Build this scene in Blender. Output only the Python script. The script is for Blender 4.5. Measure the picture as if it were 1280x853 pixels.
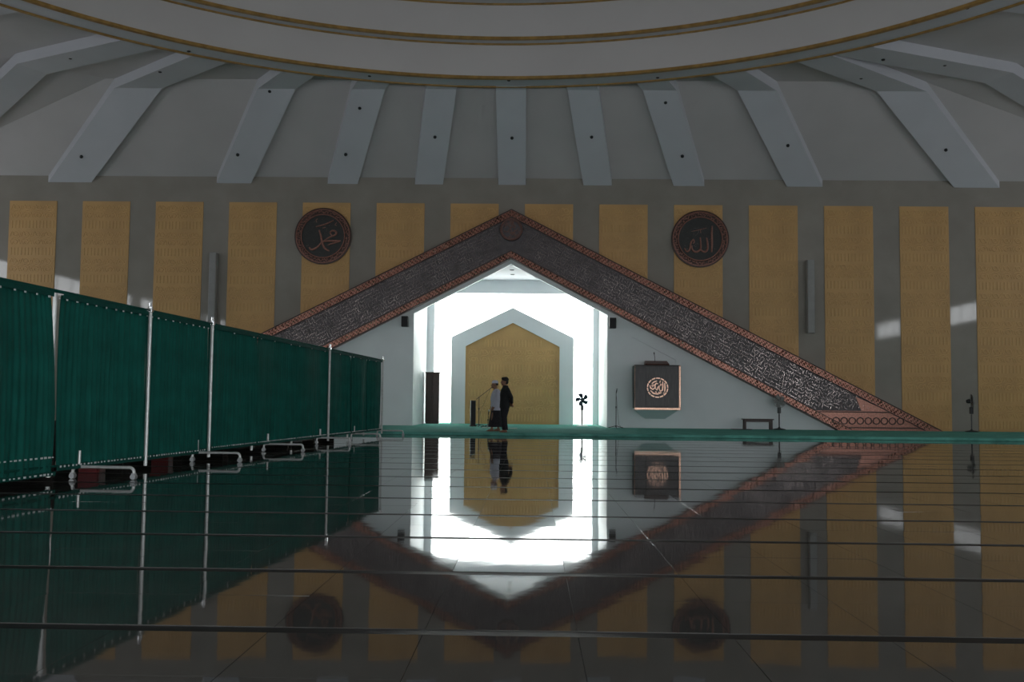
import bpy, bmesh, math, random
from mathutils import Vector, Matrix, Euler
from mathutils.geometry import tessellate_polygon

for o in list(bpy.data.objects):
    bpy.data.objects.remove(o, do_unlink=True)
SC = bpy.context.scene
COL = SC.collection
PI = math.pi
rnd = random.Random(7)

# ------------------------------------------------------------------ camera
HC = 0.90
cam_d = bpy.data.cameras.new('camera')
cam_d.lens = 35.0
cam_d.sensor_width = 36.0
cam_d.clip_end = 400
cam = bpy.data.objects.new('camera', cam_d)
COL.objects.link(cam)
RCAM = (Matrix.Rotation(math.radians(1.15), 3, 'Z') @ Matrix.Rotation(math.radians(93.62), 3, 'X')
        @ Matrix.Rotation(math.radians(0.60), 3, 'Z'))
cam.matrix_world = Matrix.Translation((0, 0, HC)) @ RCAM.to_4x4()
SC.camera = cam
FPX = 1280 * 35.0 / 36.0

# ------------------------------------------------------------------ world, exposure
W = bpy.data.worlds.new('world')
SC.world = W
W.use_nodes = True
W.node_tree.nodes['Background'].inputs[0].default_value = (0.62, 0.74, 0.9, 1)
W.node_tree.nodes['Background'].inputs[1].default_value = 1.0
SC.view_settings.view_transform = 'Standard'
SC.view_settings.look = 'None'
SC.view_settings.gamma = 1.0
SC.view_settings.use_curve_mapping = False
SC.view_settings.exposure = 0.0
SIDE_GLASS = 6.2       # daylight in the clerestory panes of the two long walls
NICHE_GLASS = 6.5      # daylight in the glazed end wall of the niche
DOOR_FILL = 8.5        # fill light in unseen rear openings, added to brighten the far wall
SC.cycles.diffuse_bounces = 6
SC.cycles.max_bounces = 12
SC.cycles.sample_clamp_indirect = 6.0


# ------------------------------------------------------------------ pixel -> place
def ray(x, y):
    return RCAM @ Vector(((x - 640) / FPX, (426.5 - y) / FPX, -1))

def atY(x, y, Y):
    d = ray(x, y)
    return Vector((0, 0, HC)) + d * (Y / d.y)

def atZ(x, y, Z):
    d = ray(x, y)
    return Vector((0, 0, HC)) + d * ((Z - HC) / d.z)


# ------------------------------------------------------------------ materials
MATS = {}

def mat(name, col, rough=0.6, metal=0.0, var=0.0, scale=6.0, bump=0.0, bscale=60.0, spec=0.5, ior=1.5,
        col2=None, emit=None, estr=0.0, stretch=None, coat=0.0, alpha=1.0):
    m = bpy.data.materials.new(name)
    m.use_nodes = True
    nt = m.node_tree
    b = nt.nodes['Principled BSDF']
    b.inputs['Base Color'].default_value = (*col, 1)
    b.inputs['Roughness'].default_value = rough
    b.inputs['Metallic'].default_value = metal
    b.inputs['IOR'].default_value = ior
    b.inputs['Specular IOR Level'].default_value = spec
    b.inputs['Coat Weight'].default_value = coat
    b.inputs['Alpha'].default_value = alpha
    tc = nt.nodes.new('ShaderNodeTexCoord')
    mp = nt.nodes.new('ShaderNodeMapping')
    nt.links.new(tc.outputs['Object'], mp.inputs['Vector'])
    if stretch:
        mp.inputs['Scale'].default_value = stretch
    n = nt.nodes.new('ShaderNodeTexNoise')
    n.inputs['Scale'].default_value = scale
    n.inputs['Detail'].default_value = 5
    nt.links.new(mp.outputs['Vector'], n.inputs['Vector'])
    r = nt.nodes.new('ShaderNodeValToRGB')
    c2 = col2 if col2 else tuple(c * (1 - var) for c in col)
    r.color_ramp.elements[0].position = 0.32
    r.color_ramp.elements[1].position = 0.68
    r.color_ramp.elements[0].color = (*c2, 1)
    r.color_ramp.elements[1].color = (*[min(1, c * (1 + var * 0.4)) for c in col], 1)
    nt.links.new(n.outputs['Fac'], r.inputs['Fac'])
    nt.links.new(r.outputs['Color'], b.inputs['Base Color'])
    if bump > 0:
        n2 = nt.nodes.new('ShaderNodeTexNoise')
        n2.inputs['Scale'].default_value = bscale
        n2.inputs['Detail'].default_value = 3
        nt.links.new(mp.outputs['Vector'], n2.inputs['Vector'])
        bp = nt.nodes.new('ShaderNodeBump')
        bp.inputs['Strength'].default_value = 1.0
        bp.inputs['Distance'].default_value = bump
        nt.links.new(n2.outputs['Fac'], bp.inputs['Height'])
        nt.links.new(bp.outputs['Normal'], b.inputs['Normal'])
    if emit:
        b.inputs['Emission Color'].default_value = (*emit, 1)
        b.inputs['Emission Strength'].default_value = estr
    MATS[name] = m
    return m

mat('tile', (0.060, 0.058, 0.054), 0.035, var=0.25, scale=2.2, bump=0.00045, bscale=2.6, ior=1.55)
mat('strip', (0.008, 0.008, 0.008), 0.45, var=0.3, scale=20, spec=0.12)
mat('grout', (0.07, 0.068, 0.063), 0.5, var=0.3, scale=9)
mat('wall_stone', (0.31, 0.285, 0.25), 0.05, var=0.10, scale=1.1, bump=0.0006, bscale=1.7)
mat('wall_plain', (0.34, 0.335, 0.325), 0.7, var=0.06, scale=0.6)
mat('white_wall', (0.80, 0.835, 0.85), 0.5, var=0.05, scale=0.7)
mat('ceiling_paint', (0.495, 0.475, 0.475), 0.75, var=0.07, scale=0.5)
mat('rib_paint', (0.55, 0.56, 0.60), 0.6, var=0.04, scale=0.8)
mat('ring_paint', (0.58, 0.56, 0.55), 0.6, var=0.04, scale=0.4)
mat('gold_trim', (0.46, 0.28, 0.09), 0.4, metal=0.5, var=0.3, scale=4)
mat('gold_panel', (0.60, 0.36, 0.14), 0.5, var=0.14, scale=0.9, bump=0.004, bscale=26)
mat('gold_relief', (0.62, 0.375, 0.145), 0.45, var=0.12, scale=2.0)
mat('carpet', (0.15, 0.47, 0.39), 0.95, var=0.35, scale=5, bump=0.008, bscale=170, spec=0.1, stretch=(0.5, 3, 1))
mat('carpet_edge', (0.012, 0.06, 0.04), 0.95, var=0.2)
mat('curtain', (0.004, 0.105, 0.082), 0.75, var=0.25, scale=3, bump=0.002, bscale=120, spec=0.2)
mat('curtain_hem', (0.003, 0.075, 0.058), 0.8, var=0.2, scale=8, spec=0.2)
mat('chrome', (0.78, 0.78, 0.79), 0.2, metal=1.0, var=0.1, scale=12)
mat('pole_white', (0.62, 0.63, 0.62), 0.35, metal=0.35, var=0.12, scale=15)
mat('rubber', (0.02, 0.02, 0.02), 0.6, var=0.2)
mat('loop_white', (0.68, 0.70, 0.70), 0.6, var=0.1)
mat('copper', (0.36, 0.175, 0.135), 0.34, metal=0.75, var=0.35, scale=22)
mat('copper_stud', (0.52, 0.30, 0.24), 0.25, metal=0.9, var=0.6, scale=3)
mat('copper_bright', (0.78, 0.48, 0.36), 0.28, metal=0.85, var=0.3, scale=25)
mat('frame_dark', (0.095, 0.080, 0.085), 0.42, var=0.3, scale=5, bump=0.006, bscale=30)
mat('silver_letter', (0.50, 0.42, 0.40), 0.26, metal=0.9, var=0.6, scale=1.6)
mat('disc_dark', (0.022, 0.024, 0.022), 0.45, var=0.3, scale=9)
mat('wood_dark', (0.055, 0.026, 0.020), 0.45, var=0.4, scale=5, stretch=(6, 6, 0.7))
mat('wood_red', (0.13, 0.045, 0.028), 0.4, var=0.4, scale=5, stretch=(0.7, 6, 6))
mat('pulpit_wood', (0.040, 0.032, 0.032), 0.4, var=0.35, scale=6, stretch=(5, 5, 0.6))
mat('black_plastic', (0.012, 0.013, 0.015), 0.45, var=0.2, scale=20)
mat('black_metal', (0.02, 0.02, 0.022), 0.35, metal=0.4, var=0.2, scale=20)
mat('speaker_grille', (0.018, 0.018, 0.02), 0.7, var=0.4, scale=140)
mat('grey_plastic', (0.30, 0.30, 0.29), 0.5, var=0.08, scale=4)
mat('white_plastic', (0.72, 0.73, 0.72), 0.4, var=0.05, scale=6)
mat('blade_blue', (0.03, 0.05, 0.08), 0.3, var=0.2)
mat('skin', (0.26, 0.13, 0.08), 0.55, var=0.12, scale=14)
mat('hair', (0.008, 0.007, 0.007), 0.6, var=0.3, scale=60)
mat('cloth_white', (0.62, 0.62, 0.72), 0.85, var=0.06, scale=10, bump=0.004, bscale=14)
mat('cloth_black', (0.012, 0.015, 0.016), 0.85, var=0.3, scale=10, bump=0.004, bscale=14)
mat('cloth_trouser', (0.014, 0.013, 0.018), 0.85, var=0.3, scale=10, bump=0.003, bscale=14)
mat('cloth_sarong', (0.022, 0.017, 0.024), 0.85, var=0.5, scale=18, bump=0.004, bscale=14)
mat('red_box', (0.28, 0.012, 0.016), 0.5, var=0.2, scale=5)
mat('rack_wood', (0.03, 0.02, 0.017), 0.6, var=0.4, scale=4, stretch=(0.6, 6, 6))
mat('box_brown', (0.11, 0.055, 0.03), 0.6, var=0.3, scale=5)
mat('side_glass', (0.8, 0.85, 0.9), 0.4, emit=(0.94, 0.97, 1.0), estr=SIDE_GLASS)
mat('door_fill', (0.8, 0.85, 0.9), 0.4, emit=(0.92, 0.97, 1.0), estr=DOOR_FILL)  # glowing fill panes, only for the added rear openings
mat('niche_glass', (0.8, 0.85, 0.85), 0.4, emit=(0.97, 1.0, 0.995), estr=NICHE_GLASS)
mat('alu', (0.42, 0.43, 0.44), 0.4, metal=0.6, var=0.1)
mat('paper', (0.66, 0.64, 0.58), 0.7, var=0.06)


# ------------------------------------------------------------------ mesh builder
class MB:
    def __init__(self):
        self.v, self.f = [], []

    def add(self, vs, fs):
        k = len(self.v)
        self.v += [tuple(p) for p in vs]
        self.f += [tuple(i + k for i in f) for f in fs]

    def box(self, x0, x1, y0, y1, z0, z1, b=0.0):
        if b <= 0:
            self.add([(x0, y0, z0), (x1, y0, z0), (x1, y1, z0), (x0, y1, z0), (x0, y0, z1), (x1, y0, z1), (x1, y1, z1), (x0, y1, z1)],
                     [(0, 3, 2, 1), (4, 5, 6, 7), (0, 1, 5, 4), (1, 2, 6, 5), (2, 3, 7, 6), (3, 0, 4, 7)])
            return
        bm = bmesh.new()
        bmesh.ops.create_cube(bm, size=1)
        for w in bm.verts:
            w.co = Vector(((x0 + x1) / 2 + w.co.x * (x1 - x0), (y0 + y1) / 2 + w.co.y * (y1 - y0), (z0 + z1) / 2 + w.co.z * (z1 - z0)))
        bmesh.ops.bevel(bm, geom=list(bm.edges), offset=b, segments=2, profile=0.5, affect='EDGES')
        self.bm(bm)

    def bm(self, bm):
        bm.verts.index_update()
        self.add([w.co[:] for w in bm.verts], [[w.index for w in f.verts] for f in bm.faces])
        bm.free()

    def poly(self, outer, holes, d0, d1, M):
        """prism of a polygon with holes; M maps (u, v, depth)"""
        loops = [outer] + list(holes)
        vecs = [[Vector((p[0], p[1], 0)) for p in l] for l in loops]
        flat = [p for l in loops for p in l]
        tris = tessellate_polygon(vecs)
        n = len(flat)
        vs = [M(p[0], p[1], d0) for p in flat] + [M(p[0], p[1], d1) for p in flat]
        fs = []
        for t in tris:
            fs.append(tuple(t))
            fs.append(tuple(i + n for i in reversed(t)))
        k = 0
        for l in loops:
            for i in range(len(l)):
                a, c = k + i, k + (i + 1) % len(l)
                fs.append((a, c, c + n, a + n))
            k += len(l)
        self.add(vs, fs)

    def tube(self, pts, r, seg=8, caps=True):
        pts = [Vector(p) for p in pts]
        rs = r if isinstance(r, (list, tuple)) else [r] * len(pts)
        rings = []
        up = None
        for i, p in enumerate(pts):
            t = (pts[min(i + 1, len(pts) - 1)] - pts[max(i - 1, 0)]).normalized()
            if up is None:
                up = Vector((0, 0, 1)) if abs(t.z) < 0.9 else Vector((1, 0, 0))
            a = t.cross(up).normalized()
            bb = a.cross(t).normalized()
            up = bb
            rings.append([p + (a * math.cos(2 * PI * j / seg) + bb * math.sin(2 * PI * j / seg)) * rs[i] for j in range(seg)])
        vs = [q for g in rings for q in g]
        fs = []
        for i in range(len(pts) - 1):
            for j in range(seg):
                k = (j + 1) % seg
                fs.append((i * seg + j, i * seg + k, (i + 1) * seg + k, (i + 1) * seg + j))
        if caps:
            fs.append(tuple(range(seg - 1, -1, -1)))
            fs.append(tuple(range((len(pts) - 1) * seg, len(pts) * seg)))
        self.add(vs, fs)

    def lathe(self, prof, seg=24, c=(0, 0, 0), M=None):
        """profile of (r, z) turned about z"""
        vs, fs = [], []
        n = len(prof)
        for j in range(seg):
            a = 2 * PI * j / seg
            for (r, z) in prof:
                p = (c[0] + r * math.cos(a), c[1] + r * math.sin(a), c[2] + z)
                vs.append(M(*p) if M else p)
        for j in range(seg):
            k = (j + 1) % seg
            for i in range(n - 1):
                fs.append((j * n + i, k * n + i, k * n + i + 1, j * n + i + 1))
        self.add(vs, fs)

    def ribbon(self, pts, w, h, M, closed=False):
        """raised flat stroke on a face; M maps (u, v, out)"""
        n = len(pts)
        vs, fs = [], []
        for i, (u, v) in enumerate(pts):
            if closed:
                a, b = pts[(i - 1) % n], pts[(i + 1) % n]
            else:
                a, b = pts[max(i - 1, 0)], pts[min(i + 1, n - 1)]
            dx, dy = b[0] - a[0], b[1] - a[1]
            l = math.hypot(dx, dy) or 1
            nx, ny = -dy / l, dx / l
            ww = w[i] if isinstance(w, (list, tuple)) else w
            hw = ww / 2
            vs += [M(u + nx * hw, v + ny * hw, 0), M(u + nx * hw * 0.6, v + ny * hw * 0.6, h), M(u - nx * hw * 0.6, v - ny * hw * 0.6, h), M(u - nx * hw, v - ny * hw, 0)]
        for i in range(n if closed else n - 1):
            a, b = i * 4, ((i + 1) % n) * 4
            for k in range(3):
                fs.append((a + k, b + k, b + k + 1, a + k + 1))
        if not closed:
            fs += [(0, 1, 2, 3), ((n - 1) * 4 + 3, (n - 1) * 4 + 2, (n - 1) * 4 + 1, (n - 1) * 4)]
        self.add(vs, fs)

    def ellipsoid(self, c, r, seg=14, rings=9, R=None):
        prof = [(math.sin(PI * i / rings), -math.cos(PI * i / rings)) for i in range(rings + 1)]
        c = Vector(c)

        def M(x, y, z):
            p = Vector((x * r[0], y * r[1], z * r[2]))
            if R:
                p = R @ p
            return tuple(c + p)
        self.lathe(prof, seg, (0, 0, 0), M)

    def capsule(self, a, b, ra, rb, seg=10):
        a, b = Vector(a), Vector(b)
        t = (b - a).normalized()
        pts, rs = [], []
        for k in range(4):
            s = math.sin(PI / 2 * k / 3.0)
            pts.append(a - t * ra * (1 - s) * 0.999)
            rs.append(max(0.001, ra * math.sqrt(max(0, 1 - (1 - s) ** 2))))
        for k in range(4):
            s = math.sin(PI / 2 * (3 - k) / 3.0)
            pts.append(b + t * rb * (1 - s) * 0.999)
            rs.append(max(0.001, rb * math.sqrt(max(0, 1 - (1 - s) ** 2))))
        self.tube(pts, rs, seg)

    def mesh(self, name, m=None, smooth=False, fix=True):
        me = bpy.data.meshes.new(name)
        me.from_pydata(self.v, [], self.f)
        if fix:
            bm = bmesh.new()
            bm.from_mesh(me)
            bmesh.ops.remove_doubles(bm, verts=bm.verts, dist=1e-5)
            bmesh.ops.recalc_face_normals(bm, faces=bm.faces)
            bm.to_mesh(me)
            bm.free()
        if smooth:
            for p in me.polygons:
                p.use_smooth = True
        if m:
            me.materials.append(MATS[m])
        me.update()
        return me

    def build(self, name, m, parent=None, smooth=False, fix=True, loc=None):
        return place(name, self.mesh(name, m, smooth, fix), parent, loc)


def place(name, me, parent=None, loc=None, rot=None):
    o = bpy.data.objects.new(name, me)
    COL.objects.link(o)
    if parent:
        o.parent = parent
    if loc is not None:
        o.location = loc
    if rot is not None:
        o.rotation_euler = rot
    return o

def smooth_by_angle(o, deg=35):
    me = o.data
    bm = bmesh.new()
    bm.from_mesh(me)
    for f in bm.faces:
        f.smooth = True
    for e in bm.edges:
        if len(e.link_faces) == 2 and e.calc_face_angle(0) > math.radians(deg):
            e.smooth = False
    bm.to_mesh(me)
    bm.free()
    return o

def tag(o, label, cat, group=None):
    o['label'] = label
    o['category'] = cat
    if group:
        o['group'] = group
    return o

def thing(name, label, cat, loc=(0, 0, 0), rz=0.0, group=None):
    o = bpy.data.objects.new(name, None)
    o.empty_display_size = 0.2
    COL.objects.link(o)
    o.location = loc
    o.rotation_euler = (0, 0, rz)
    return tag(o, label, cat, group)

def struct(o):
    o['kind'] = 'structure'
    return o

def stuff(o):
    o['kind'] = 'stuff'
    return o

XZ = lambda u, v, d: (u, d, v)          # face in the plane of the far wall
YZ = lambda u, v, d: (d, u, v)


# ================================================================== dimensions
XC = -0.78                 # axis of the hall
YW = 36.0                  # far wall
XL, XR, YB = -23.5, 24.0, -4.5
ZT = 9.15                  # top of the walls
YBEND, ZBEND = 33.0, 11.55     # bend of the ribs' underside, ring underside
ZCB = 11.82                # bend of the ceiling itself
ZC = 0.09                  # top of the green carpet
YCARPET = 28.25

# ================================================================== floor
floor_mb = MB()
floor_mb.box(XL - 0.4, XR + 0.4, YB - 0.4, 44.5, -0.5, -0.012)
floor = struct(floor_mb.build('floor', 'grout'))
ROW0, ROW, SW = 3.98, 1.37, 0.10
TW, TD, J = 0.605, (ROW - SW) / 2, 0.002
XJ = 0.19
tile_mb = MB()
hx, hy, e = (TW - J) / 2, (TD - J) / 2, 0.0003
tile_mb.add([(-hx, -hy, -0.012), (hx, -hy, -0.012), (hx, hy, -0.012), (-hx, hy, -0.012),
             (-hx, -hy, -e), (hx, -hy, -e), (hx, hy, -e), (-hx, hy, -e),
             (-hx + e, -hy + e, 0), (hx - e, -hy + e, 0), (hx - e, hy - e, 0), (-hx + e, hy - e, 0)],
            [(0, 1, 5, 4), (1, 2, 6, 5), (2, 3, 7, 6), (3, 0, 4, 7), (4, 5, 9, 8), (5, 6, 10, 9), (6, 7, 11, 10), (7, 4, 8, 11), (8, 9, 10, 11)])
tile_me = tile_mb.mesh('tile', 'tile', fix=False)
far_mb = MB()
nt = 0
TILT = math.radians(0.045)
for r in range(-7, 18):
    y_s = ROW0 + r * ROW
    if y_s < YB:
        continue
    if y_s < YCARPET + 0.1:
        s = MB()
        s.box(XL, XR, y_s - SW / 2 + 0.002, y_s + SW / 2 - 0.002, -0.012, -0.0025)
        s.build('strip', 'strip', floor, fix=False)
    for k in range(2):
        yc = y_s + SW / 2 + TD * (k + 0.5)
        if yc > YCARPET + 0.5:
            continue
        lim = 0.56 * yc + 1.3
        for i in range(-38, 40):
            xc = XJ + TW * (i + 0.5)
            if xc - hx < XL or xc + hx > XR:
                continue
            rx, ry = rnd.gauss(0, TILT), rnd.gauss(0, TILT)
            if 2.6 < yc < 9.9 and abs(xc + 0.02 * yc) < min(lim, 5.2) and nt < 300:
                place('tile', tile_me, floor, (xc, yc, 0), (rx, ry, 0))
                nt += 1
            else:
                R = Euler((rx, ry, 0)).to_matrix()
                far_mb.add([Vector((xc, yc, 0)) + R @ Vector((a_ * hx, b_ * hy, 0)) for a_, b_ in ((-1, -1), (1, -1), (1, 1), (-1, 1))], [(0, 1, 2, 3)])
stuff(far_mb.build('distant_tiles', 'tile', floor, fix=False))

# ================================================================== carpeted platform
pl = MB()
pl.box(XL, XR, YCARPET + 0.02, YW - 0.13, -0.01, 0.05)
struct(pl.build('floor_platform', 'carpet_edge'))
cp = MB()
xs = [XL + 0.03 + (XR - XL - 0.06) * i / 60 for i in range(61)]
prof = [(YCARPET - 0.005, 0.004), (YCARPET - 0.015, 0.03), (YCARPET, 0.075), (YCARPET + 0.03, ZC), (YCARPET + 1.2, ZC), (YW - 0.125, ZC)]
vs = [(x, y + 0.012 * math.sin(x * 0.9) * (y < YCARPET + 0.1), z) for x in xs for (y, z) in prof]
n = len(prof)
cp.add(vs, [(i * n + j, (i + 1) * n + j, (i + 1) * n + j + 1, i * n + j + 1) for i in range(60) for j in range(n - 1)])
tag(cp.build('carpet', 'carpet', fix=True), 'long green carpet covering the low platform before the far wall', 'carpet')
cp = MB(); cp.box(-4.26, 2.70, YW - 0.124, 42.58, ZC - 0.03, ZC)
tag(cp.build('niche_carpet', 'carpet'), 'green carpet on the floor inside the bright niche', 'carpet')

# ================================================================== far wall with golden panels
G_OUT, G_SL = 7.92, 0.511          # outer gable line: apex height, slope
G_IN, G_SLI = 6.14, 0.520
def gz(x):
    return G_OUT - 0.45 - abs(x - XC) * G_SL
w = MB()
gx = (G_OUT - 0.45) / G_SL
w.poly([(XL, 0), (XC - gx, 0), (XC, G_OUT - 0.45), (XC + gx, 0), (XR, 0), (XR, ZT + 0.3), (XL, ZT + 0.3)], [], YW, YW + 0.4, XZ)
wall_far = struct(w.build('wall_far', 'wall_stone'))

PW, PH0, PH1 = 1.76, ZC, 8.2
pan = MB()
pan.box(-PW / 2, PW / 2, -0.03, 0.02, PH0, PH1, 0.008)
pan_me = pan.mesh('gold_panel', 'gold_panel')
rel = MB()
FR = lambda u, v, d: (u, -0.03 - d, v)
def relief_rows(mb, x0, x1, z0, z1, clip=None):
    P = 1.0
    z = z0 + 0.05
    ok = clip or (lambda u, v: True)
    while z + 0.95 < z1 + 0.02:
        nb = max(2, int((x1 - x0) / 0.125))
        for i in range(nb):
            u = x0 + (i + 0.5) * (x1 - x0) / nb
            if ok(u, z + 0.3):
                mb.ribbon([(u, z + 0.02), (u, z + 0.30)], 0.055, 0.014, FR)
        if ok(x0 + 0.1, z + 0.36) or clip is None:
            pass
        nc = max(1, int(round((x1 - x0) / 0.44)))
        for i in range(nc):
            u = x0 + (i + 0.5) * (x1 - x0) / nc
            if not ok(u - 0.15, z + 0.9) or not ok(u + 0.15, z + 0.9):
                continue
            for (zz, s) in ((z + 0.50, 1), (z + 0.80, -1)):
                c = [(u + 0.075 * math.cos(a), zz + 0.075 * math.sin(a)) for a in [2 * PI * q / 10 for q in range(10)]]
                mb.ribbon(c, 0.035, 0.012, FR, closed=True)
                arc = [(u + s * (0.075 + 0.12 * q / 6), zz + 0.11 * math.sin(PI * q / 6 * 1.2) - 0.02) for q in range(7)]
                mb.ribbon(arc, 0.04, 0.012, FR)
                arc = [(u - s * (0.09 + 0.10 * q / 6), zz - 0.10 * math.sin(PI * q / 6 * 1.1) + 0.02) for q in range(7)]
                mb.ribbon(arc, 0.04, 0.012, FR)
            mb.ribbon([(u - 0.16, z + 0.60), (u - 0.05, z + 0.66), (u + 0.05, z + 0.64), (u + 0.16, z + 0.70)], 0.04, 0.012, FR)
        z += P
relief_rows(rel, -PW / 2 + 0.05, PW / 2 - 0.05, PH0 + 0.02, PH1)
rel_me = rel.mesh('relief', 'gold_relief', fix=False)
for i in range(-8, 8):
    px = XC + (i + 0.5) * 2.715
    if i in (-2, -1, 0, 1):          # short panels whose foot hides behind the gable frame
        low = 6.4 if i in (-1, 0) else 5.0
        sp = MB(); sp.box(-PW / 2, PW / 2, -0.03, 0.02, low, PH1, 0.008)
        p = sp.build('gold_panel', 'gold_panel', wall_far, loc=(px, YW, 0))
        sp = MB(); relief_rows(sp, -PW / 2 + 0.05, PW / 2 - 0.05, low + 0.71 if i in (-1, 0) else low + 0.11, PH1)
        stuff(sp.build('relief', 'gold_relief', p, fix=False))
        continue
    p = place('gold_panel', pan_me, wall_far, (px, YW, 0))
    stuff(place('relief', rel_me, p))

# ------------------------------------------------------------------ white wall below the gable
ox0, ox1 = -4.28, 2.72
def oz(x):
    return 5.97 - abs(x - XC) * G_SLI
opening = [(ox0, -0.2), (ox0, oz(ox0)), (XC, oz(XC)), (ox1, oz(ox1)), (ox1, -0.2)]
gxi = (G_IN + 0.5) / G_SLI
# recess behind the pulpit
pr0, pr1 = atY(790, 411, YW), atY(844, 439, YW)
recess = [(pr0.x, 1.15), (pr0.x, oz(pr0.x) - 0.33), (pr1.x, oz(pr1.x) - 0.33), (pr1.x, 1.15)]
w = MB()
outer = [(XC - gxi, 0), (ox0, 0)] + opening[1:4] + [(ox1, 0), (XC + gxi, 0), (XC, G_IN + 0.5)]
w.poly(outer, [recess], YW - 0.12, YW + 0.1, XZ)
wall_gable = struct(w.build('wall_gable', 'white_wall'))
w = MB()   # back of the shallow recess
w.poly([(recess[0][0] - 0.02, 1.1), (recess[1][0] - 0.02, recess[1][1] + 0.03), (recess[2][0] + 0.02, recess[2][1] + 0.03), (recess[3][0] + 0.02, 1.1)], [], YW - 0.055, YW - 0.035, XZ)
w.build('recess_lining', 'white_wall', wall_gable)

# ------------------------------------------------------------------ niche behind the opening
YN = 40.5
nl = MB(); nl.box(ox0 - 0.3, ox0, YW + 0.1, 43.0, -0.2, 6.3); struct(nl.build('wall_niche_left', 'white_wall'))
nl = MB(); nl.box(ox1, ox1 + 0.3, YW + 0.1, 43.0, -0.2, 6.3); struct(nl.build('wall_niche_right', 'white_wall'))
nl = MB(); nl.box(ox0 - 0.3, ox1 + 0.3, YW + 0.1, 43.0, 5.95, 6.25); cn = struct(nl.build('ceiling_niche', 'rib_paint'))
for yy in (37.3, 38.6):
    d = MB(); d.lathe([(0.001, 0), (0.07, 0), (0.085, -0.012), (0.085, 0.01)], 16, (XC, yy, 5.948)); d.build('downlight', 'black_plastic', cn)
nb = MB()
nb.box(ox0, ox0 + 0.29, YN, YN + 0.35, ZC, 5.95)
nb.build('niche_post', 'white_wall', None)
bpy.data.objects['niche_post'].name = 'trim_1'; struct(bpy.data.objects['trim_1'])
nb = MB(); nb.box(ox1 - 0.24, ox1, YN, YN + 0.35, ZC, 5.95); struct(nb.build('trim_2', 'white_wall'))
nb = MB(); nb.box(ox0 + 0.29, ox1 - 0.24, YN, YN + 0.35, 5.41, 5.95); struct(nb.build('trim_3', 'white_wall'))
wn = MB(); wn.box(ox0, ox1, 42.65, 42.7, ZC - 0.1, 5.95)
win1 = struct(wn.build('window_1', 'niche_glass'))
fr = MB()
for x in (ox0, ox1 - 0.06):
    fr.box(x, x + 0.06, 42.6, 42.65, ZC, 5.95)
fr.box(ox0 + 0.06, ox1 - 0.06, 42.6, 42.65, 5.87, 5.95)
fr.build('window_frame', 'white_plastic', win1)

# mihrab slab: white house-shaped frame round a golden panel
mh = thing('mihrab', 'white house-shaped mihrab frame round a golden relief panel in the bright niche', 'mihrab', (XC, 40.15, ZC))
ho = [(-2.47, 0), (2.47, 0), (2.47, 3.50), (0, 4.71), (-2.47, 3.50)]
hi = [(-1.90, 0.0), (1.90, 0.0), (1.90, 3.13), (0, 4.09), (-1.90, 3.13)]
m_ = MB()
m_.poly([ho[0], hi[0], hi[4], hi[3], hi[2], hi[1], ho[1], ho[2], ho[3], ho[4]], [], 0.0, 0.6, XZ)
m_.build('frame', 'white_wall', mh)
m_ = MB()
m_.poly([(-1.9, 0), (1.9, 0), (1.9, 3.13), (0, 4.09), (-1.9, 3.13)], [], 0.10, 0.5, XZ)
mg = m_.build('gold_panel', 'gold_panel', mh)
m_ = MB()
FR = lambda u, v, d: (u, 0.10 - d, v)
relief_rows(m_, -1.82, 1.82, 0.05, 4.1, clip=lambda u, v: v < 4.0 - abs(u) * 0.505)
stuff(m_.build('relief', 'gold_relief', mg, fix=False))

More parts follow.
